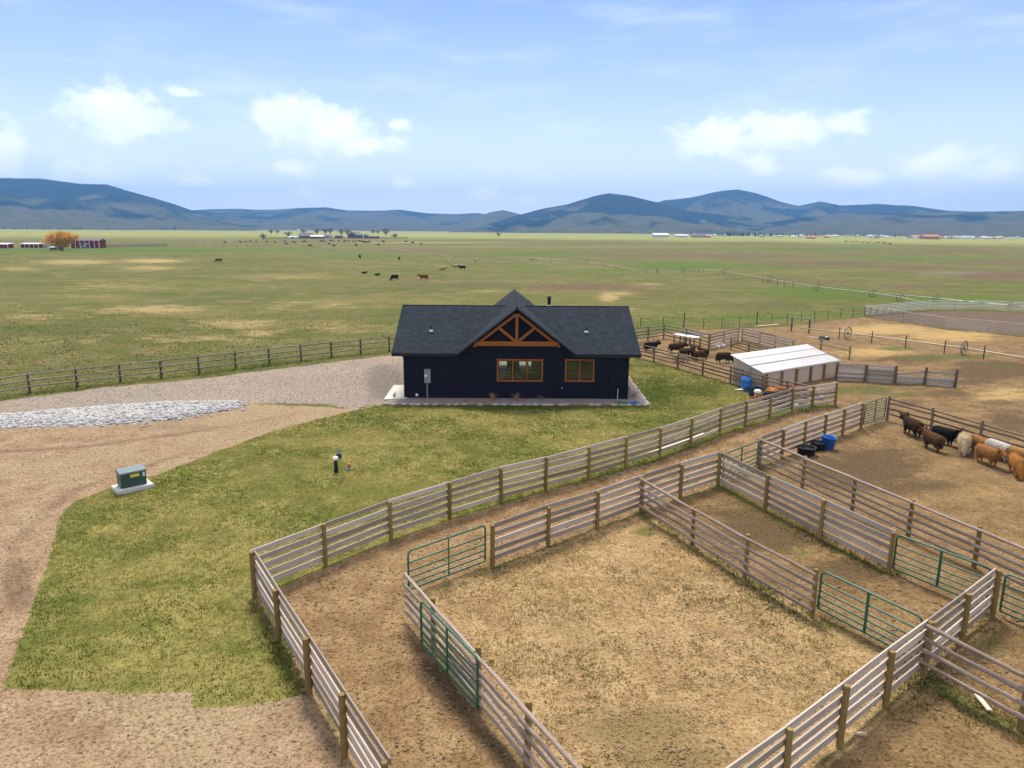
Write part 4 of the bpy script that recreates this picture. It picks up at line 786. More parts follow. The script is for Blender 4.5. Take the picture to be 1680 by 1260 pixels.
link('lid', bm_mesh('lid', bm), 'transformer_lid', tf)
link('warning_sticker', box_mesh('warning_sticker', (-.18, .33, -.428, -.4205, .58, .76)), 'label_yellow', tf)
for zz in (.72, .58): link('number_plate', box_mesh('number_plate', (.5, .63, -.428, -.4205, zz-.05, zz+.05)), 'label_white', tf)
link('door_seam', box_mesh('door_seam', (-.004, .004, -.424, -.4202, .02, .55)), 'stove_pipe', tf)
vp = thing('vent_standpipe', gp(551.5, 775), 'black upright standpipe with white cap on the lawn', 'pipe'); link('pipe', lathe([(.095, -.05), (.095, .62), (.09, .63)], 14, 'pipe'), 'dark_plastic', vp); link('cap', lathe([(.11, .6), (.13, .63), (.13, .7), (.11, .75), (.04, .78), (.005, .785)], 14, 'cap'), 'label_white', vp)
vp = thing('cleanout_pipe', gp(573, 770.5), 'short rust-orange pipe stub in a grey collar on the lawn', 'pipe'); link('pipe', lathe([(.085, 0), (.085, .3), (.06, .31)], 12, 'pipe'), 'orange_pipe', vp); link('collar', lathe([(.15, -.03), (.15, .05), (.1, .07), (.08, .07)], 12, 'collar'), 'metal_grey', vp)
vp = thing('yard_hydrant', gp(556, 751), 'small dark hydrant box behind the black standpipe', 'hydrant'); link('box', box_mesh('box', (-.12, .12, -.1, .1, 0, .22), bevel=.015), 'tarp_dark', vp); link('spout', bm_mesh('spout', tube([(.0, 0, .2), (.02, 0, .42), (.12, 0, .46), (.15, 0, .36)], .025, 6)), 'hose_blue', vp)

# ---------------------------------------------------------------- cattle
def capsule(bm, a, b, ra, rb, sq=1.):
    a = Vector(a); b = Vector(b); n = 10; d = (b-a); L = max(d.length, 1e-4); d /= L; ref = Vector((0, 1, 0)) if abs(d.y) < .9 else Vector((0, 0, 1)); u = d.cross(ref).normalized(); w = d.cross(u); R_ = []
    st_ = [(-ra*.95, .31), (-ra*.6, .8), (0, 1), (None, 1), (rb*.6, .8), (rb*.95, .31)]
    for i, (o, k) in enumerate(st_):
        base, rr = (a, ra) if i < 3 else (b, rb); p = base + d*(o or 0)
        R_.append([bm.verts.new(p+u*math.cos(6.2832*q/n)*rr*k+w*math.sin(6.2832*q/n)*rr*k*sq) for q in range(n)])
    for i in range(5):
        for q in range(n): bm.faces.new((R_[i][q], R_[i][(q+1) % n], R_[i+1][(q+1) % n], R_[i+1][q]))
    bm.faces.new(R_[0][::-1]); bm.faces.new(R_[-1])
def cow_mesh(name, pose, voxel):
    """one continuous body: x forward, hooves at z = 0"""
    bm = bmesh.new(); dz = -.52 if pose == 'lying' else 0.
    P = lambda x, y, z: (x, y, z+dz)
    capsule(bm, P(-.62, 0, .98), P(-.1, 0, .93), .36, .40, .86); capsule(bm, P(-.15, 0, .92), P(.48, 0, .97), .41, .37, .82); capsule(bm, P(.45, 0, 1.02), P(.62, 0, .92), .33, .28, .7)
    capsule(bm, P(-.78, .10, 1.02), P(-.70, .14, .80), .25, .22); capsule(bm, P(-.78, -.10, 1.02), P(-.70, -.14, .80), .25, .22); capsule(bm, P(-.86, 0, 1.13), P(.35, 0, 1.17), .17, .18)
    if pose == 'lying':
        for s_ in (-1, 1):
            capsule(bm, (-.7, s_*.28, .3), (-.25, s_*.42, .16), .2, .12); capsule(bm, (-.25, s_*.42, .12), (-.62, s_*.46, .07), .08, .06); capsule(bm, (.5, s_*.2, .3), (.78, s_*.24, .1), .13, .08); capsule(bm, (.78, s_*.24, .08), (.45, s_*.28, .06), .07, .06)
    else:
        sw = {'stand': (.0, .0, 0, 0), 'graze': (.12, -.1, .08, -.12), 'walk': (.16, -.16, .14, -.14)}[pose]
        for i, s_ in enumerate((-1, 1)):
            k = sw[i]; capsule(bm, (.46, s_*.17, .82), (.46+k*.4, s_*.17, .46), .16, .095); capsule(bm, (.46+k*.4, s_*.17, .46), (.46+k, s_*.165, .1), .085, .06); capsule(bm, (.46+k, s_*.165, .1), (.48+k, s_*.165, .04), .068, .06)
            k = sw[2+i]; capsule(bm, (-.70, s_*.18, .84), (-.60+k*.4, s_*.18, .56), .2, .12); capsule(bm, (-.60+k*.4, s_*.18, .54), (-.80+k, s_*.17, .40), .10, .085); capsule(bm, (-.80+k, s_*.17, .40), (-.76+k, s_*.165, .1), .08, .06); capsule(bm, (-.76+k, s_*.165, .1), (-.73+k, s_*.165, .04), .068, .06)
    if pose == 'graze': nk, hd, mz = (.95, 0, .62), (1.12, 0, .34), (1.22, 0, .10)
    elif pose == 'lying': nk, hd, mz = (.92, 0, .72), (1.08, 0, .80), (1.32, 0, .66)
    else: nk, hd, mz = (.95, 0, 1.18), (1.10, 0, 1.27), (1.38, 0, 1.12)
    capsule(bm, P(.52, 0, 1.05) if pose != 'lying' else (.5, 0, .5), nk, .29, .20, .8); capsule(bm, nk, hd, .20, .165, .85); capsule(bm, hd, mz, .16, .105, .9)
    for s_ in (-1, 1):
        capsule(bm, (hd[0]-.05, s_*.14, hd[2]+.06), (hd[0]-.12, s_*.34, hd[2]+.03), .055, .035)
        capsule(bm, (hd[0]-.02, s_*.11, hd[2]+.12), (hd[0]-.02, s_*.27, hd[2]+.17), .04, .03); capsule(bm, (hd[0]-.02, s_*.27, hd[2]+.17), (hd[0]+.05, s_*.33, hd[2]+.30), .03, .022)
    tz = 1.12+dz; capsule(bm, (-1.0, 0, tz), (-1.10, .02, tz-.45 if pose != 'lying' else tz-.3), .055, .04); capsule(bm, (-1.10, .02, max(.12, tz-.45)), (-1.08, .02, max(.08, tz-.7)), .07, .05)
    me_ = bm_mesh(name, bm); o = bpy.data.objects.new('tmp', me_); COL.objects.link(o)
    r = o.modifiers.new('r', 'REMESH'); r.mode = 'VOXEL'; r.voxel_size = voxel; sm = o.modifiers.new('s', 'SMOOTH'); sm.iterations = 3; sm.factor = .5
    dg = bpy.context.evaluated_depsgraph_get(); out = bpy.data.meshes.new_from_object(o.evaluated_get(dg)); out.name = name; bpy.data.objects.remove(o)
    out.polygons.foreach_set('use_smooth', [True]*len(out.polygons)); out.materials.clear(); out.materials.append(MATS['hide']); return out
COWS = {p: cow_mesh('cow_'+p, p, .042) for p in ('stand', 'graze', 'walk', 'lying')}; FARCOWS = {p: cow_mesh('far_cow_'+p, p, .075) for p in ('stand', 'graze', 'lying')}
def coat_mesh(body, seed, per=2):
    """locks of long hair hanging over the body"""
    r = np.random.default_rng(seed); nv = len(body.vertices); co = np.zeros(nv*3, np.float32); body.vertices.foreach_get('co', co); co = co.reshape(-1, 3); no = np.zeros(nv*3, np.float32); body.vertices.foreach_get('normal', no); no = no.reshape(-1, 3)
    idx = np.where((co[:, 2] > .32))[0]; idx = np.repeat(idx, per); p = co[idx]+r.normal(0, .02, (len(idx), 3)); n = no[idx]; L = r.uniform(.07, .17, len(idx))[:, None]
    down = np.array([-.25, 0, -1.]); dr = n*.45+down+r.normal(0, .25, p.shape); dr /= np.linalg.norm(dr, axis=1)[:, None]; sd_ = np.cross(dr, n+1e-3); sd_ /= np.linalg.norm(sd_, axis=1)[:, None]+1e-6
    w = .014; v = np.concatenate([p-sd_*w, p+sd_*w, p+dr*L+n*.02], 0); k = len(idx); f = np.stack([np.arange(k), np.arange(k)+k, np.arange(k)+2*k], -1)
    m_ = mesh_from('coat', v, f); m_.materials.append(MATS['hide']); return m_
COATS = {p: coat_mesh(COWS[p], 5) for p in ('stand', 'graze', 'walk')}
BLACK, DKBR, BRN, ORG, CREAM, WHITE, TAN, RED = (.012, .011, .012), (.060, .034, .018), (.125, .062, .027), (.37, .175, .055), (.52, .42, .27), (.60, .58, .55), (.42, .29, .12), (.18, .055, .02)
def cow(p, heading, pose, col, scale, label, group, near=True, yaw=None):
    me_ = (COWS if near else FARCOWS)[pose]; o = link('cow', me_, None, label=label, cat='cow', group=group)
    o.location = p; o.rotation_euler = (0, 0, heading); scale *= (.68 if group == PH else .74) if near else 1.; o.scale = (scale,)*3; o.color = (*col, 1)
    if near and pose in COATS:
        c_ = link('coat', COATS[pose], None, o); c_.color = (*[min(1, q*1.12) for q in col], 1)
    return o
def head_to(a, b): A_, B_ = gp(*a), gp(*b); return math.atan2(B_.y-A_.y, B_.x-A_.x)
fh = head_to((1480, 712), (1680, 785))
SH = 'shaggy cattle at the feed rail'; PH = 'dark cattle in the pen behind the house'
cow(gp(1494, 714), fh+math.pi-.15, 'stand', DKBR, .98, 'very dark brown shaggy bull nearest the small gate, facing left', SH)
cow(gp(1527, 737), fh+math.pi-.1, 'walk', BRN, .93, 'dark brown shaggy cow with pale back in front of the black one', SH)
cow(gp(1549, 728), fh+.15, 'stand', BLACK, .9, 'black cow facing right beside the cream one', SH)
cow(gp(1580, 742), fh-.75, 'graze', CREAM, .98, 'cream shaggy cow with lowered head next to the black cow', SH)
cow(gp(1602, 740), fh+2.9, 'graze', ORG, .85, 'orange shaggy cow half hidden behind the cream one', SH)
cow(gp(1620, 762), fh-.1, 'stand', ORG, .93, 'orange shaggy cow standing in front of the group', SH)
cow(gp(1632, 752), fh+math.pi, 'graze', WHITE, .95, 'white shaggy cow at the rail behind the orange ones', SH)
cow(gp(1668, 763), fh+math.pi+.2, 'graze', (.45, .25, .09), .9, 'pale ginger cow at the rail at the right edge', SH)
cow(gp(1666, 779), fh-.6, 'graze', (.42, .19, .045), .95, 'ginger shaggy cow nearest the right picture edge', SH)
PH = 'dark cattle in the pen behind the house'
for (x_, y_, hd_, ps, cl, sc, lb) in [(1068, 577, .3, 'stand', BLACK, 1.0, 'black cow beside the house roof in the back pen'), (1110, 579.5, -.1, 'stand', DKBR, 1.0, 'dark brown cow standing below the feed trough'), (1125, 585, .2, 'stand', BRN, .85, 'brown calf in the middle of the back pen group'), (1137, 587, 1.4, 'stand', BLACK, .9, 'black cow seen from behind in the back pen group'), (1148, 590, .5, 'graze', BRN, .9, 'brown cow with head down at the near rail of the back pen'), (1154, 584, 2.2, 'stand', DKBR, .75, 'small dark calf right of the back pen group'), (1188, 595, .15, 'graze', DKBR, 1., 'dark brown cow alone beside the shed wall'), (1117, 594, -.3, 'graze', CREAM, .75, 'pale calf behind the near rails of the back pen')]:
    cow(gp(x_, y_), hd_, ps, cl, sc, lb, PH)
FHD = 'cattle scattered in the pasture'
for (x_, y_, hd_, ps, cl, sc, lb) in [(695, 460.5, math.pi, 'stand', RED, 1.02, 'red-brown cow in profile in the near pasture'), (647, 461, -2.2, 'graze', BLACK, 1.05, 'large black cow grazing left of the red-brown one'), (598, 451, .2, 'stand', BLACK, .6, 'black and white calf standing left in the pasture'), (619, 452, .2, 'lying', BLACK, .6, 'black calf lying between the calf and the large black cow'), (655, 428, -1.4, 'stand', BLACK, 1., 'black cow facing the camera in mid pasture'), (590.5, 424, -1.2, 'graze', BLACK, .95, 'black cow grazing farthest left of the middle ones'), (359, 431, math.pi, 'graze', BRN, .95, 'brown cow grazing alone in the left pasture'), (726, 443, 0, 'lying', TAN, 1.05, 'tan cow lying left of the other lying cow'), (747, 438.5, 2.8, 'lying', TAN, 1., 'tan cow lying next to the black profile cow'), (758, 443.5, math.pi, 'stand', BLACK, 1., 'black cow in profile beside the lying tan cows'), (735, 433, 1.4, 'stand', CREAM, .85, 'pale calf standing behind the lying tan cows'), (780, 430, 1.2, 'stand', CREAM, .9, 'cream cow beyond the lying tan cows near the long fence'), (873, 428, 0, 'stand', CREAM, .9, 'cream cow at the far rail line above the roof'), (549, 413, .1, 'stand', CREAM, .9, 'cream cow below the distant black herd')]:
    cow(gp(x_, y_), hd_, ps, cl, sc, lb, FHD, False)
HERD = [(369, 399), (395, 398.5), (403, 398), (411, 397), (420.5, 398), (438, 398), (451, 399), (467, 397.5), (470, 401.5), (481, 398.5), (497.6, 398), (501, 397.6), (508.6, 405), (528.6, 397), (533, 397.6), (542, 396), (540, 402), (548, 405), (556, 396), (564.6, 398), (567, 396.5), (572.6, 396.5), (579.5, 397), (583, 398), (588, 396.5), (584.5, 404), (591, 397), (594, 397.5), (597, 398.6), (599, 399), (603, 399), (606, 398), (621, 403.5), (627.7, 397), (630, 398.4), (666, 398), (677, 399.5), (691, 402), (485, 399), (526, 396.2), (546, 396.8)]
for (x_, y_) in HERD: cow(gp(x_, y_), rng.choice((0, math.pi))+rng.uniform(-.8, .8), rng.choice(('graze', 'graze', 'stand')), BLACK, rng.uniform(.9, 1.1), 'tiny black cow of the distant herd before the grey farm buildings', 'distant black herd', False)
for k in range(16): cow(gp(1385+k*5.2+rng.uniform(-2, 2), 397+k*.25+rng.uniform(-.8, 1.2)), rng.uniform(0, 6), rng.choice(('graze', 'stand')), (.03, .02, .02), 1., 'speck-sized dark cow in the far right herd before the town', 'far right herd', False)

# ---------------------------------------------------------------- pipe panels, wire fence, wheel lines
def panels(name, P, label, n_bars, h, m, step):
    P = [Vector(p) for p in P]; root = thing(name, P[0], label, 'fence')
    for i in range(len(P)-1):
        a, b = P[i], P[i+1]; k = max(1, round((b-a).length/step))
        for j in range(k):
            A_, B_ = a.lerp(b, j/k), a.lerp(b, (j+1)/k)
            for q in range(n_bars): zz = .3+(h-.3)*q/(n_bars-1); link('rail', UNIT_TUBE, m, root, axis_matrix(A_+V3(0, 0, zz), B_+V3(0, 0, zz), P[0], .042, .042))
            link('upright', UNIT_TUBE, m, root, axis_matrix(A_+V3(0, 0, -.1), A_+V3(0, 0, h+.03), P[0], .035, .035))
            if j: link('post', UNIT_TUBE, 'wheel_steel', root, axis_matrix(A_+V3(0, .08, -.2), A_+V3(0, .08, h+.12), P[0], .05, .05))
    return root
panels('pipe_panel_fence', G((1419, 519), (1523, 509), (1609, 509), (1680, 512.5), (1790, 519)), 'pale grey pipe panels along the far side of the brown arena', 6, 1.35, 'steel_panel', 5.)
panels('pipe_panel_fence', G((1419, 519.5), (1551, 540), (1620, 546), (1680, 552), (1790, 564)), 'brownish pipe panels along the near side of the brown arena', 6, 1.35, 'rust_pipe', 6.)
wf = G(*[(1020, 540), (1051, 538), (1087.5, 536.5), (1121.7, 538), (1154, 539), (1184, 538), (1213, 536), (1241, 535), (1266, 532), (1291, 531), (1314, 527), (1336, 526.5), (1358, 524), (1379, 521), (1399, 520.5), (1418, 519)])
wr = thing('wire_fence', wf[0], 'wire fence on thin steel posts at the pasture edge behind the pens', 'fence')
for i, p in enumerate(wf):
    big = i in (3, 7); link('post', UNIT_TUBE, 't_post', wr, axis_matrix(p+V3(0, 0, -.2), p+V3(0, 0, 1.75 if big else 1.25), wf[0], .06 if big else .035, .06 if big else .035))
    if i:
        for zz in (.4, .75, 1.1): link('wire', UNIT_TUBE, 't_post', wr, axis_matrix(wf[i-1]+V3(0, 0, zz), p+V3(0, 0, zz), wf[0], .007, .007))
hf = G((1298, 543), (1327, 546.5)); fr_ = thing('timber_frame', hf[0], 'lone wooden H-frame standing behind the shed', 'frame')
for p in hf: link('post', POSTS[0], 'dark_post', fr_, Matrix.Translation(p-hf[0]-V3(0, 0, .2)) @ Matrix.Diagonal((.09, .09, 1.75, 1)))
link('crossbar', LOGS[0], 'grey_rail', fr_, axis_matrix(hf[0]+V3(0, 0, 1.5), hf[1]+V3(0, 0, 1.5), hf[0], .06, .06))
def wheel_mesh(r=.64):
    bm = bmesh.new(); tube([(r*math.cos(t*math.pi/10), 0, r*math.sin(t*math.pi/10)) for t in range(20)], .055, 5, closed=True, bm=bm)
    for t in range(8): tube([(0, 0, 0), (r*math.cos(t*math.pi/4), 0, r*math.sin(t*math.pi/4))], .022, 4, bm=bm)
    tube([(0, -.1, 0), (0, .1, 0)], .1, 8, bm=bm); return bm_mesh('wheel', bm)
WHEEL = wheel_mesh()
def wheel_line(pp, wheels, label, z=.66, posts=(), r=.055):
    P = [gp(*q, z)-V3(0, 0, z) for q in pp]; root = thing('irrigation_line', P[0], label, 'irrigation line')
    Q = [p+V3(0, 0, z)-P[0] for p in P]; link('pipe', bm_mesh('pipe', tube(Q, r, 6), True), 'pipe_pale', root)
    for x_ in wheels:
        k = max(i for i in range(len(pp)-1) if pp[i][0] <= x_); t_ = (x_-pp[k][0])/(pp[k+1][0]-pp[k][0]); d = P[k+1]-P[k]; y_ = pp[k][1]+(pp[k+1][1]-pp[k][1])*t_
        link('wheel', WHEEL, 'wheel_steel', root, Matrix.Translation(gp(x_, y_, z)-P[0]) @ Matrix.Rotation(math.atan2(d.y, d.x)+rad(90), 4, 'Z'))
    for (x_, y_) in posts:
        p = gp(x_, y_); link('post', UNIT_TUBE, 't_post', root, axis_matrix(p+V3(0, 0, -.2), p+V3(0, 0, 1.25), P[0], .05, .05))
wheel_line([(640, 408), (700, 415), (742, 422), (811, 425), (876, 424), (955, 428), (990, 433), (1040, 443), (1075, 445), (1110, 444.5), (1155, 442), (1185, 444), (1250, 455.5), (1280, 461), (1340, 470.5), (1425, 480), (1475, 487.5), (1512, 495)], [963, 1078, 1120, 1188, 1262, 1341, 1432, 1477], 'long pale irrigation pipe on wheels winding across the middle pasture',
           posts=[(880, 428), (905, 429), (990, 437), (1010, 441), (1062, 449), (1138, 448), (1146, 448), (1154, 448), (1251, 464), (1275, 468), (1286, 470), (1301, 472)], r=.085)
wheel_line([(1435, 480.5), (1536, 489), (1600, 496), (1659, 501), (1760, 511)], [1536, 1657], 'pale irrigation pipe running right behind the arena panels', r=.085)
wheel_line([(1313, 538), (1385, 545.5), (1482, 558), (1585, 571), (1680, 587), (1800, 607)], [1391, 1582], 'short pale irrigation pipe on two wheels by the straw lot', .66, [(1376, 557), (1429.5, 563), (1485, 571), (1548.6, 580.5), (1613, 589)], .06)

# ---------------------------------------------------------------- far farmsteads
def gable_building(name, p, w, d, h, rise, wallm, roofm, rz, label, cat='building', posts_=0, lean=False, group=None, front=None):
    t = thing(name, p, label, cat, group, rz)
    link('wall', box_mesh('wall', (-w/2, w/2, -d/2, d/2, -.3, h)), wallm, t)
    o = .35; bm = bmesh.new()
    if lean: v = [bm.verts.new(q) for q in ((-w/2-o, -d/2-o, h+.02), (w/2+o, -d/2-o, h+.02), (w/2+o, d/2+o, h+rise), (-w/2-o, d/2+o, h+rise), (-w/2-o, -d/2-o, h-.12), (w/2+o, -d/2-o, h-.12), (w/2+o, d/2+o, h+rise-.14), (-w/2-o, d/2+o, h+rise-.14))]; fs = ((0, 1, 2, 3), (7, 6, 5, 4), (0, 4, 5, 1), (1, 5, 6, 2), (2, 6, 7, 3), (3, 7, 4, 0))
    else: v = [bm.verts.new(q) for q in ((-w/2-o, -d/2-o, h-.1), (w/2+o, -d/2-o, h-.1), (-w/2-o, 0, h+rise), (w/2+o, 0, h+rise), (-w/2-o, d/2+o, h-.1), (w/2+o, d/2+o, h-.1))]; fs = ((0, 1, 3, 2), (2, 3, 5, 4), (0, 2, 4), (1, 5, 3), (0, 4, 5, 1))
    for f in fs: bm.faces.new([v[i] for i in f])
    link('roof', bm_mesh('roof', bm), roofm, t)
    if front:
        for (x0, x1, z0, z1, m_) in front: link('door' if z1-z0 > 1.4 else 'window', box_mesh('opening', (x0, x1, -d/2-.05, -d/2-.005, z0, z1)), m_, t)
    for k in range(posts_):
        xx = -w/2+w*(k+.0)/(posts_-1); link('post', box_mesh('post', (xx-.12, xx+.12, -d/2-.16, -d/2-.02, 0, h-.15)), 'barn_white', t)
    return t
rb = gable_building('red_barn', gp(146, 407), 13.5, 8, 3.9, .9, 'barn_red', 'roof_dark', .12, 'red barn with white posts right of the orange willow', 'barn', 7, front=[(-2.6, 2.2, 0, 2.9, 'barn_grey')])
link('door_brace', bm_mesh('door_brace', tube([(-2.4, -4.12, .2), (2.0, -4.12, 2.8)], .12, 4)), 'barn_white', rb)
gable_building('red_barn', gp(53, 406.5), 9, 4, 1.9, .55, 'barn_red', 'roof_pale', .0, 'low red shed with white roof left of the orange willow', 'barn', 5, True)
gable_building('red_barn', gp(3, 407), 9, 4, 1.9, .6, 'barn_red', 'roof_pale', .0, 'low red shed with white roof at the left picture edge', 'barn', 3, True)
gable_building('open_shelter', gp(78, 406.5), 8, 3, 1.7, .3, 'far_wall', 'far_wall', .0, 'tan lean-to shelter between the low red shed and willow', 'shelter', 4, True)
gable_building('stock_trailer', gp(93, 410), 5, 2.2, 1.2, .35, 'barn_grey', 'roof_pale', .0, 'small white-topped trailer parked under the orange willow', 'trailer', 0, True)
fence('board_fence', G((172, 406), (195, 406), (220, 405.8), (245, 405.3), (274, 405)), 'low grey board fence right of the red barn', 'board', -1, h=1.7, levels=(1.55, 1.2, .85, .5, .2), railm='grey_rail', postm='dark_post')
pf = G(*[(280+18*i, 404.8+.2*i) for i in range(14)]); pfr = thing('post_fence', pf[0], 'line of thin fence posts in the green strip below the distant herd', 'fence')
for i, p in enumerate(pf):
    link('post', UNIT_TUBE, 't_post', pfr, axis_matrix(p+V3(0, 0, -.2), p+V3(0, 0, 1.5), pf[0], .07, .07))
    if i:
        for zz in (.6, 1.2): link('wire', UNIT_TUBE, 't_post', pfr, axis_matrix(pf[i-1]+V3(0, 0, zz), p+V3(0, 0, zz), pf[0], .012, .012))
for (x_, y_, w, d, h, ri, wm, rm, rz, lb) in [(503, 391, 15, 9, 2.6, 3.2, 'barn_grey', 'roof_dark', .3, 'grey farm barn with dark roof at the left of the distant farmyard'), (521, 391.5, 13, 6, 2.2, 1.4, 'barn_grey', 'roof_pale', .0, 'low shed with pale roof in the middle of the distant farmyard'), (537, 390, 10, 7, 2.4, 1.6, 'far_wall', 'roof_dark', .2, 'small tan shed right of the pale roofed farm shed'), (583, 390.5, 17, 10, 3.4, 3.2, 'barn_grey', 'roof_dark', 1.35, 'large grey gabled barn right in the distant farmyard'), (556, 390.5, 8, 5, 2.2, 1.2, 'barn_grey', 'roof_dark', .1, 'dark little shed between the farmyard barns'), (481, 391.5, 8, 4, 1.7, .8, 'barn_white', 'roof_pale', 0, 'white trailer left of the grey farm barn'), (610, 391, 16, 5, 2., 1., 'barn_grey', 'roof_dark', 0, 'long dark shed at the right of the distant farmyard')]:
    gable_building('farm_building', gp(x_, y_), w, d, h, ri, wm, rm, rz, lb, 'building', front=[(-1.2, 1.2, 0, 1.9, 'roof_dark')])
fence('board_fence', G((433, 393), (470, 392.6), (510, 392.4), (550, 392.3), (590, 392.2), (630, 392), (668, 391.6)), 'dark corral boards along the front of the distant farmyard', 'board', -1, h=2.2, levels=(2.0, 1.5, 1.0, .5), railm='dark_post', postm='dark_post')
# bare broadleaf trees, the orange willow, conifers
def branch_tree(name, h, spread, seed, twigm, twigs, trunk_h, tw=.05, up=.6, nb=9):
    r = random.Random(seed); tr = bmesh.new(); cr = bmesh.new(); base = Vector((0, 0, -.2)); tops = []
    tube([base, (0, 0, trunk_h*.6), (r.uniform(-.1, .1)*h, 0, trunk_h)], h*.035, 7, bm=tr, taper=[1.3, 1, .8])
    cz, rz_ = trunk_h*.5+h*.46, h*.54-trunk_h*.5
    for k in range(nb*2):
        a = 6.283*k*.618+r.uniform(-.2, .2); e_ = rad(r.uniform(-12, 88)); q = r.uniform(.62, .85); p2 = Vector((math.cos(a)*math.cos(e_)*spread*q, math.sin(a)*math.cos(e_)*spread*q, max(trunk_h*.5, cz+math.sin(e_)*rz_*q))); p0 = Vector((0, 0, trunk_h*r.uniform(.6, 1.))); p1 = p0.lerp(p2, .5)+Vector((0, 0, h*.06))
        tube([p0, p1, p2], h*.014, 5, bm=tr, taper=[1.2, .8, .4]); tops += [p0.lerp(p1, .5), p1, p1.lerp(p2, .35), p1.lerp(p2, .7), p2]
    for _ in range(twigs):
        s0 = r.choice(tops)+Vector((r.gauss(0, .04), r.gauss(0, .04), r.gauss(0, .04)))*h; out = (s0-Vector((0, 0, cz*.7))).normalized()
        d = (out*r.uniform(.3, 1)+Vector((r.gauss(0, .4), r.gauss(0, .4), up*.5+r.gauss(0, .35)))).normalized(); L = h*r.uniform(.08, .22); m1 = s0+d*L*.6; e = s0+d*L+Vector((r.gauss(0, .02), r.gauss(0, .02), r.gauss(0, .02)))*h; w = d.cross(Vector((r.gauss(0, 1), r.gauss(0, 1), r.gauss(0, 1)))).normalized()*tw
        v = [cr.verts.new(q) for q in (s0-w, s0+w, m1+w*.7, m1-w*.7, e)]; cr.faces.new(v[:4]); cr.faces.new((v[3], v[2], v[4]))
    A_, B_ = bm_mesh('trunk', tr, True), bm_mesh('crown', cr); A_.materials.append(MATS['trunk_bark']); B_.materials.append(MATS[twigm]); return A_, B_
def put_tree(meshes, p, s_, rz, name, label, group=None):
    t = thing(name, p, label, 'tree', group, rz); t.scale = s_ if isinstance(s_, tuple) else (s_,)*3
    link('trunk', meshes[0], None, t); link('crown', meshes[1], None, t); return t
WIL = branch_tree('willow', 10.2, 8.6, 3, 'willow_twig', 7000, 1.4, .085, .75, 15)
put_tree(WIL, gp(103, 411), (.98, .98, .78), .4, 'willow_tree', 'round orange-twigged bare willow beside the red barn')
BT = [branch_tree('bare', 9, 5.5, 11+k, 'bare_twig', 520, 2.6, .085, .5) for k in range(3)]
BARE = [(432, 393, .7, 'low bare tree at the left end of the distant farmyard'), (473, 389, .8, 'bare tree just left of the grey farm barn'), (498, 384, 1.1, 'bare tree with dark trunk rising above the grey farm barn'), (520, 385, 1.3, 'bare tree above the pale roofed farm shed'), (534, 384, 1.5, 'tall bare tree in the middle of the farmyard skyline'), (542, 384, 1.4, 'bare tree right of the tallest farmyard tree'), (560, 386, 1.1, 'bare tree left of the large grey barn'), (570, 386, 1.3, 'bushy bare tree directly left of the large barn roof'), (633, 387, 1.25, 'reddish bare tree standing alone right of the farmyard'), (612, 384, 1., 'small bare tree between large barn and lone reddish tree'), (620, 384, .9, 'bare bush left of the lone reddish tree'), (818, 388.5, .8, 'small reddish bare tree alone above the house roof'), (286, 378, 1.5, 'rosy bare tree by the far left farmhouse'), (600, 391, .6, 'low bare bush in front of the farmyard right end'), (648, 391.5, .7, 'low dark bush at the right end of the farmyard'), (445, 384, 1.0, 'bare tree on the skyline left of the farmyard'), (455, 383, .9, 'thin bare tree on the skyline before the middle hills')]
for i, (x_, y_, sc, lb) in enumerate(BARE): put_tree(BT[i % 3], gp(x_, y_), (sc*1.35, sc*1.35, sc*rng.uniform(.85, 1.1)), i*1.3, 'bare_tree', lb, 'bare trees round the distant farm')
def conifer_mesh(seed, h=12.):
    r = random.Random(seed); bm = bmesh.new(); n = 9
    for k in range(7):
        z0 = h*(.10+.125*k); rr = h*.19*(1-k/7.6)*r.uniform(.85, 1.15); z1 = min(h, z0+h*.24); tip = bm.verts.new((0, 0, z1)); ring = [bm.verts.new((math.cos(6.283*q/n+k)*rr*r.uniform(.6, 1.2), math.sin(6.283*q/n+k)*rr*r.uniform(.6, 1.2), z0+h*r.uniform(-.03, .03))) for q in range(n)]
        for q in range(n): bm.faces.new((ring[q], ring[(q+1) % n], tip))
    c_ = bm_mesh('crown', bm); c_.materials.append(MATS['conifer']); t_ = bm_mesh('trunk', tube([(0, 0, -.3), (0, 0, h*.9)], h*.017, 5, taper=[1.3, .2])); t_.materials.append(MATS['trunk_bark']); return t_, c_
CON = [conifer_mesh(k) for k in range(4)]
con = [(x, 374.2+x*.003) for x in (6, 22, 25, 45, 57, 68, 72, 80, 86, 94, 100, 108, 114, 120, 124, 130, 134, 174, 178, 264, 270)]
for i, (x_, y_) in enumerate(con): put_tree(CON[i % 4], gp(x_, y_ + 2.6), rng.uniform(.55, 1.05), rng.uniform(0, 6), 'conifer_tree', 'small dark conifer in the row below the left hills' if i < 17 else ('dark conifer pair right of the left hill row' if i < 19 else 'dark conifer by the far left farmhouse'), 'conifers below the left hills')
for i in range(80):
    x_ = rng.choice((rng.gauss(1215, 14), rng.gauss(1232, 10), rng.uniform(1165, 1285), rng.uniform(1165, 1285), rng.uniform(1120, 1345), rng.uniform(1300, 1480))); put_tree(CON[i % 4], gp(x_, 387.2+(x_-1200)*.006+rng.uniform(-.6, .6)), rng.uniform(.55, 1.15), rng.uniform(0, 6), 'conifer_tree', 'dark conifer in the windbreak clump left of the far town' if x_ < 1290 else 'dark conifer among the houses at the left end of the far town', 'conifers by the far town')
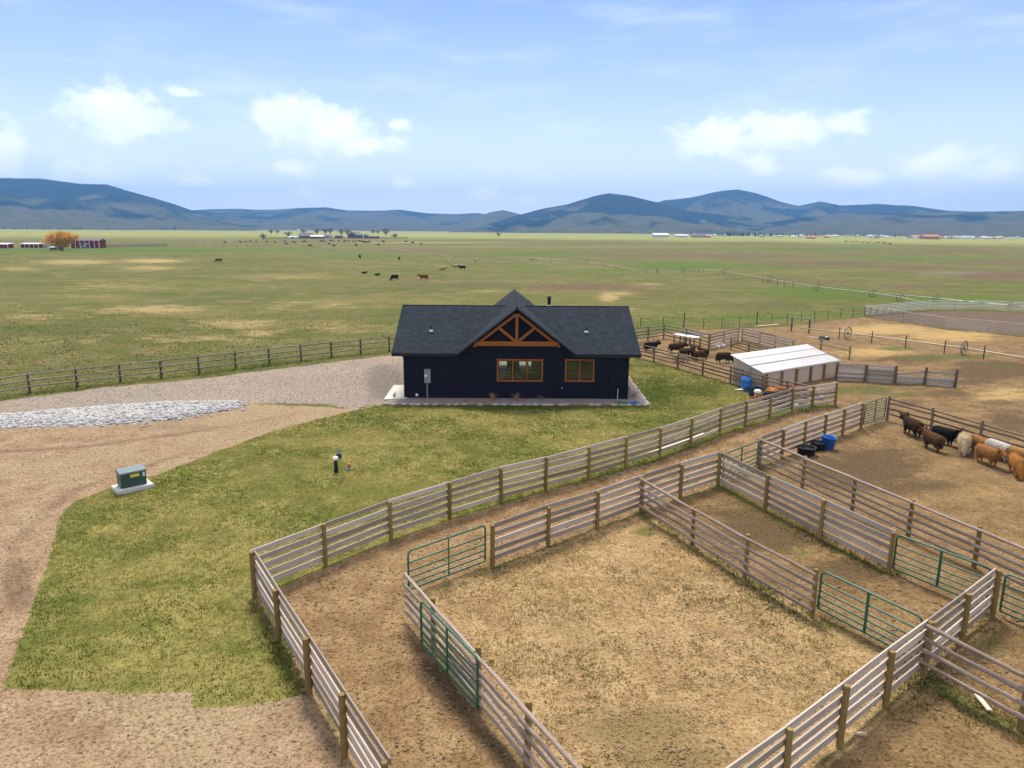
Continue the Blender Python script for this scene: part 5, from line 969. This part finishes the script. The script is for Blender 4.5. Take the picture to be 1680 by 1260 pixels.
# the far town and lone houses along the edge of the plain
def house_mesh(w, d, h, ri, seed):
    bm = bmesh.new(); add_box(bm, -w/2, w/2, -d/2, d/2, -.5, h); nf = len(bm.faces); o = .4; v = [bm.verts.new(q) for q in ((-w/2-o, -d/2-o, h-.05), (w/2+o, -d/2-o, h-.05), (-w/2-o, 0, h+ri), (w/2+o, 0, h+ri), (-w/2-o, d/2+o, h-.05), (w/2+o, d/2+o, h-.05))]
    a_ = [bm.faces.new([v[i] for i in f]) for f in ((0, 1, 3, 2), (2, 3, 5, 4), (0, 2, 4), (1, 5, 3), (0, 4, 5, 1))]
    for f in a_: f.material_index = 1
    k = int(w/3)
    for i in range(k):
        x0 = -w/2+w*(i+.3)/k
        for s_ in (-1, 1):
            q = [bm.verts.new((x0+dx_, s_*(d/2+.03), zz)) for dx_, zz in ((0, 1), (1.2, 1), (1.2, 2.2), (0, 2.2))]; f = bm.faces.new(q); f.material_index = 2
    me_ = bm_mesh('town_house', bm); return me_
KINDS_ = {}
for nm_, wm, rm in (('white', 'barn_white', 'roof_pale'), ('tan', 'far_wall', 'roof_pale'), ('orange', 'far_orange', 'far_orange'), ('dark', 'far_wall', 'roof_dark')):
    KINDS_[nm_] = []
    for k in range(2):
        m_ = house_mesh(*((13, 8, 3., 2.2), (18, 9, 3.2, 2.0))[k], k); [m_.materials.append(MATS[q]) for q in (wm, rm, 'roof_dark')]; KINDS_[nm_].append(m_)
for i in range(112):
    x_ = rng.choice((rng.gauss(1590, 42), rng.uniform(1490, 1670), rng.uniform(1360, 1500), rng.uniform(1130, 1360), rng.uniform(1500, 1660))); 
    if x_ > 1760: continue
    kd = rng.choice(('white', 'white', 'white', 'tan', 'tan', 'orange', 'dark')); y_ = 389.2+(x_-1400)*.006+rng.uniform(-2.0, 1.6)
    o = link('town_house', rng.choice(KINDS_[kd]), None, label={'white': 'tiny white house of the far town under the right hills', 'tan': 'tiny tan house with pale roof in the far town', 'orange': 'tiny rust-orange building in the far town', 'dark': 'tiny tan house with dark roof in the far town'}[kd], cat='house', group='houses of the far town')
    o.location = gp(x_, y_); o.rotation_euler = (0, 0, rng.uniform(-.7, .7)); sc_ = rng.uniform(.5, .85); o.scale = (sc_, sc_, sc_*1.1)
for (x_, y_, kd, sc, lb) in [(1083, 389.8, 'white', 1.4, 'long white far shed left of the conifer clump'), (1117, 389.8, 'white', 1.1, 'white far shed between the long one and conifers'), (1145, 390, 'dark', 1.3, 'dark far barn just left of the conifer clump'), (1158, 389.5, 'orange', .9, 'orange far house touching the conifer clump'), (287, 377.2, 'orange', 1., 'rosy farmhouse on the skyline right of the left hill'), (334, 377, 'white', .7, 'white little house on the skyline before the left hill'), (490, 378, 'white', .9, 'white house on the skyline above the farmyard left'), (516, 378.6, 'white', .7, 'white house on the skyline above the farmyard middle'), (1330, 391.5, 'orange', .8, 'low brown shed in the yellow field left of the town'), (1525, 392.5, 'orange', 1.6, 'large rust barn at the near edge of the far town'), (1502, 390.5, 'orange', 1.3, 'peaked rust building left in the far town')]:
    o = link('farmhouse', KINDS_[kd][1], None, label=lb, cat='house'); o.location = gp(x_, y_); o.scale = (sc, sc, sc)

# ---------------------------------------------------------------- loose stones, clods, turf: small things nobody could count
def inside_points(poly, n, margin=0., seed=0):
    r = np.random.default_rng(seed); lo, hi = poly.min(0), poly.max(0); P = r.uniform(lo, hi, (n*4, 2)); m_ = sdf(poly, P[:, 0], P[:, 1]) > margin; return P[m_][:n]
def gz_many(P):
    j = np.clip(np.searchsorted(ys, P[:, 1])-1, 0, nr-2); w = np.maximum(64., np.abs(ys)*1.35)[j]; u = P[:, 0]/w; si = np.searchsorted(s, np.clip(u, -1, 1))-1; si = np.clip(si, 0, NC-2); return GZ[j, si]
def scatter(name, P, size, m, seed, sub='octa', flat=.6, sink=.25, label=None):
    """small irregular lumps joined into one mesh"""
    r = np.random.default_rng(seed); k = len(P); base = np.array([(1, 0, 0), (0, 1, 0), (-1, 0, 0), (0, -1, 0), (0, 0, 1), (0, 0, -1)], float)*1.; F = np.array([(0, 1, 4), (1, 2, 4), (2, 3, 4), (3, 0, 4), (1, 0, 5), (2, 1, 5), (3, 2, 5), (0, 3, 5)])
    if sub == 'ico':
        bm = bmesh.new(); bmesh.ops.create_icosphere(bm, subdivisions=1, radius=1.); bm.verts.ensure_lookup_table(); base = np.array([v.co[:] for v in bm.verts]); F = np.array([[v.index for v in f.verts] for f in bm.faces]); bm.free()
    nv = len(base); sz = r.uniform(size[0], size[1], k)**1.; sc = np.stack([sz*r.uniform(.7, 1.4, k), sz*r.uniform(.7, 1.3, k), sz*r.uniform(.6, 1.1, k)*flat], -1); a = r.uniform(0, 6.283, k); V = base[None]*r.uniform(.7, 1.25, (k, nv, 1))*sc[:, None, :]
    X = V[..., 0]*np.cos(a)[:, None]-V[..., 1]*np.sin(a)[:, None]; Y = V[..., 0]*np.sin(a)[:, None]+V[..., 1]*np.cos(a)[:, None]; Z = V[..., 2]+(gz_many(P)+sc[:, 2]*(1-2*sink)*.6)[:, None]
    V = np.stack([X+P[:, 0][:, None], Y+P[:, 1][:, None], Z], -1).reshape(-1, 3); FF = (F[None]+np.arange(k)[:, None, None]*nv).reshape(-1, 3)
    m_ = bpy.data.meshes.new(name); m_.vertices.add(len(V)); m_.vertices.foreach_set('co', V.astype(np.float32).ravel()); m_.loops.add(FF.size); m_.loops.foreach_set('vertex_index', FF.astype(np.int32).ravel()); m_.polygons.add(len(FF)); m_.polygons.foreach_set('loop_start', np.arange(0, FF.size, 3, dtype=np.int32)); m_.update(); m_.validate()
    return link(name, m_, m, label=label, cat=None, kind='stuff')
scatter('crushed_stone', np.concatenate([inside_points(STRIP, 4000, .05, 1), inside_points(STRIP, 900, -.0, 21)+np.random.default_rng(5).normal(0, .35, (900, 2))]), (.04, .14), 'rock_grey', 1, 'ico', .75, .3, 'ridge of pale crushed stone along the drive')
scatter('drive_gravel', inside_points(POLYS['gravel'], 9000, .1, 2), (.02, .06), 'pebble', 2, label='gravel on the drive')
scatter('lane_clods', inside_points(POLYS['lane'], 8000, .15, 3), (.012, .05), 'clod', 3, flat=.5, label='trodden soil clods in the lane')
cp = inside_points(POLYS['corral'], 9000, .15, 4); dn = fbm(cp[:, 0]*.35, cp[:, 1]*.35, 3); cp = cp[dn > .50]; c2 = inside_points(POLYS['corral'], 14000, .15, 44); c2 = c2[blobsum(*to_px(c2[:, 0], c2[:, 1], np.zeros(len(c2))), DARK) > np.random.default_rng(44).uniform(.15, .9, len(c2))]; cp = np.concatenate([cp, c2])
scatter('corral_litter', cp, (.012, .045), 'clod_straw', 4, flat=.4, label='dry dung and straw litter in the near corral')
lp_ = inside_points(POLYS['lot'], 30000, .2, 5); lp_ = lp_[(lp_[:, 1] < 75)]; dn = fbm(lp_[:, 0]*.25+9, lp_[:, 1]*.25, 3); lp_ = lp_[dn > .5]
scatter('lot_clods', lp_, (.02, .075), 'clod', 5, flat=.4, label='dung and soil clods in the cattle lots')
yp = inside_points(POLYS['yard'], 9000, .1, 6); yp = yp[(sdf(POLYS['lawn'], yp[:, 0], yp[:, 1]) < -.1) & (yp[:, 1] < 50) & (yp[:, 1] > 8)]
scatter('yard_clods', yp, (.012, .042), 'clod', 6, flat=.5, label='bare soil clods in the yard')
def turf(name, P, hgt, cols, seed, blades=3, label=None, wid=.012, gw=None):
    """short blades standing on the ground, coloured by patches of greener and drier grass"""
    r = np.random.default_rng(seed); k = len(P)*blades; Q = np.repeat(P, blades, 0)+r.normal(0, .05, (k, 2)); z = np.repeat(gz_many(P), blades); a = r.uniform(0, 6.283, k); L = r.uniform(hgt[0], hgt[1], k); lean = r.uniform(.2, 1.0, k)*L; b = r.uniform(0, 6.283, k)
    dx_, dy_ = np.cos(a)*wid, np.sin(a)*wid; A_ = np.stack([Q[:, 0]-dx_, Q[:, 1]-dy_, z-.01], -1); B_ = np.stack([Q[:, 0]+dx_, Q[:, 1]+dy_, z-.01], -1); C_ = np.stack([Q[:, 0]+np.cos(b)*lean, Q[:, 1]+np.sin(b)*lean, z+L], -1)
    V = np.stack([A_, B_, C_], 1).reshape(-1, 3); t = np.clip((fbm(Q[:, 0]*.5+3, Q[:, 1]*.5, 4)-.32)/.36, 0, 1); t = np.clip(t+r.normal(0, .22, k), 0, 1)
    if gw is not None: t = np.clip(t-np.repeat(gw, blades)*.7, 0, 1)
    c0, c1, c2 = (np.array(c) for c in cols); t = t[:, None]; c_ = np.where(t < .5, c0+(c1-c0)*t*2, c1+(c2-c1)*(t-.5)*2)*r.uniform(.75, 1.25, (k, 1))
    m_ = bpy.data.meshes.new(name); m_.vertices.add(3*k); m_.vertices.foreach_set('co', V.astype(np.float32).ravel()); m_.loops.add(3*k); m_.loops.foreach_set('vertex_index', np.arange(3*k, dtype=np.int32)); m_.polygons.add(k); m_.polygons.foreach_set('loop_start', np.arange(0, 3*k, 3, dtype=np.int32)); m_.update()
    at_ = m_.attributes.new('Col', 'FLOAT_COLOR', 'POINT'); at_.data.foreach_set('color', np.concatenate([np.repeat(c_, 3, 0), np.ones((3*k, 1))], 1).astype(np.float32).ravel()); return link(name, m_, 'grass_blade', label=label, kind='stuff')
GC = ((.088, .110, .018), (.205, .185, .042), (.40, .315, .12))
def green_at(P): return np.clip(blobsum(*to_px(P[:, 0], P[:, 1], np.zeros(len(P))), GREEN), 0, 1)
Lp = inside_points(POLYS['lawn'], 85000, .02, 8); Lp = Lp[~((np.abs(Lp[:, 0]-HX) < HWD+.9) & (Lp[:, 1] > HY-.75)) & (np.hypot(Lp[:, 0]-tb_.x, Lp[:, 1]-tb_.y) > .8)]
turf('lawn_grass', Lp, (.03, .07), GC, 8, 4, 'short mown grass of the lawn', .013, green_at(Lp))
def along(line, n, sg, seed):
    r = np.random.default_rng(seed); seg = r.integers(0, len(line)-1, n); t = r.uniform(0, 1, n)[:, None]; return line[seg]*(1-t)+line[seg+1]*t+r.normal(0, sg, (n, 2))
Wp = np.concatenate([along(wpoly(PX_F1[4:]), 1600, .3, 1), along(wpoly(PX_F5), 1500, .35, 2), along(wpoly(PX_F4), 1000, .4, 3), along(wpoly(PX_F8), 700, .4, 4), along(wpoly(PX_F7[3:]), 700, .4, 5), along(L20, 2600, .5, 6), along(wpoly(PX_F2[:3]), 600, .3, 7), along(wpoly(PX_F3), 350, .35, 9)])
turf('fence_weeds', Wp[::2], (.04, .12), GC, 9, 4, 'weeds growing along the fence feet', .016, np.full(len(Wp[::2]), .4))
Cp = inside_points(POLYS['corral'], 9000, .1, 10); Cp = Cp[fbm(Cp[:, 0]*.5, Cp[:, 1]*.5+4, 3) > .5]
turf('corral_stubble', Cp, (.03, .08), ((.13, .13, .03), (.34, .26, .09), (.5, .38, .18)), 10, 4, 'dry grass stubble in the near corral')
r_ = np.random.default_rng(11); Pp = np.stack([r_.uniform(-75, 70, 52000), r_.uniform(46, 110, 52000)], -1); okm = (sdf(POLYS['lot'], Pp[:, 0], Pp[:, 1]) < 0) & (sdf(POLYS['gravel'], Pp[:, 0], Pp[:, 1]) < 0) & (sdf(POLYS['yard'], Pp[:, 0], Pp[:, 1]) < 0) & (sdf(POLYS['lawn'], Pp[:, 0], Pp[:, 1]) < -.3) & ~((np.abs(Pp[:, 0]-HX) < HWD+1) & (Pp[:, 1] > HY-1) & (Pp[:, 1] < HY+14)) & (np.abs(Pp[:, 0]) < .85*Pp[:, 1]+2) & (sdf(POLYS['arena'], Pp[:, 0], Pp[:, 1]) < 0) & (r_.random(52000) > sstep(58, 108, Pp[:, 1]))
Pp = Pp[okm]; turf('pasture_grass', Pp, (.04, .13), ((.065, .078, .016), (.15, .135, .04), (.32, .25, .10)), 11, 4, 'rough grazed grass of the near pasture', .03)

# ---------------------------------------------------------------- the air
hz_ = link('haze', box_mesh('haze', (-12500, 12500, -400, 9400, -9, 500)), None, kind='stuff'); hz_['label'] = 'thin blue air over the plain'
m_ = bpy.data.materials.new('haze_air'); m_.use_nodes = True; N = NT(m_.node_tree); N.n.clear(); o_ = N.node('ShaderNodeOutputMaterial'); pv = N.node('ShaderNodeVolumePrincipled')
pv.inputs['Color'].default_value = (.23, .51, 1., 1); pv.inputs['Density'].default_value = .000135; pv.inputs['Anisotropy'].default_value = .0; N.l.new(pv.outputs[0], o_.inputs['Volume']); hz_.data.materials.append(m_)
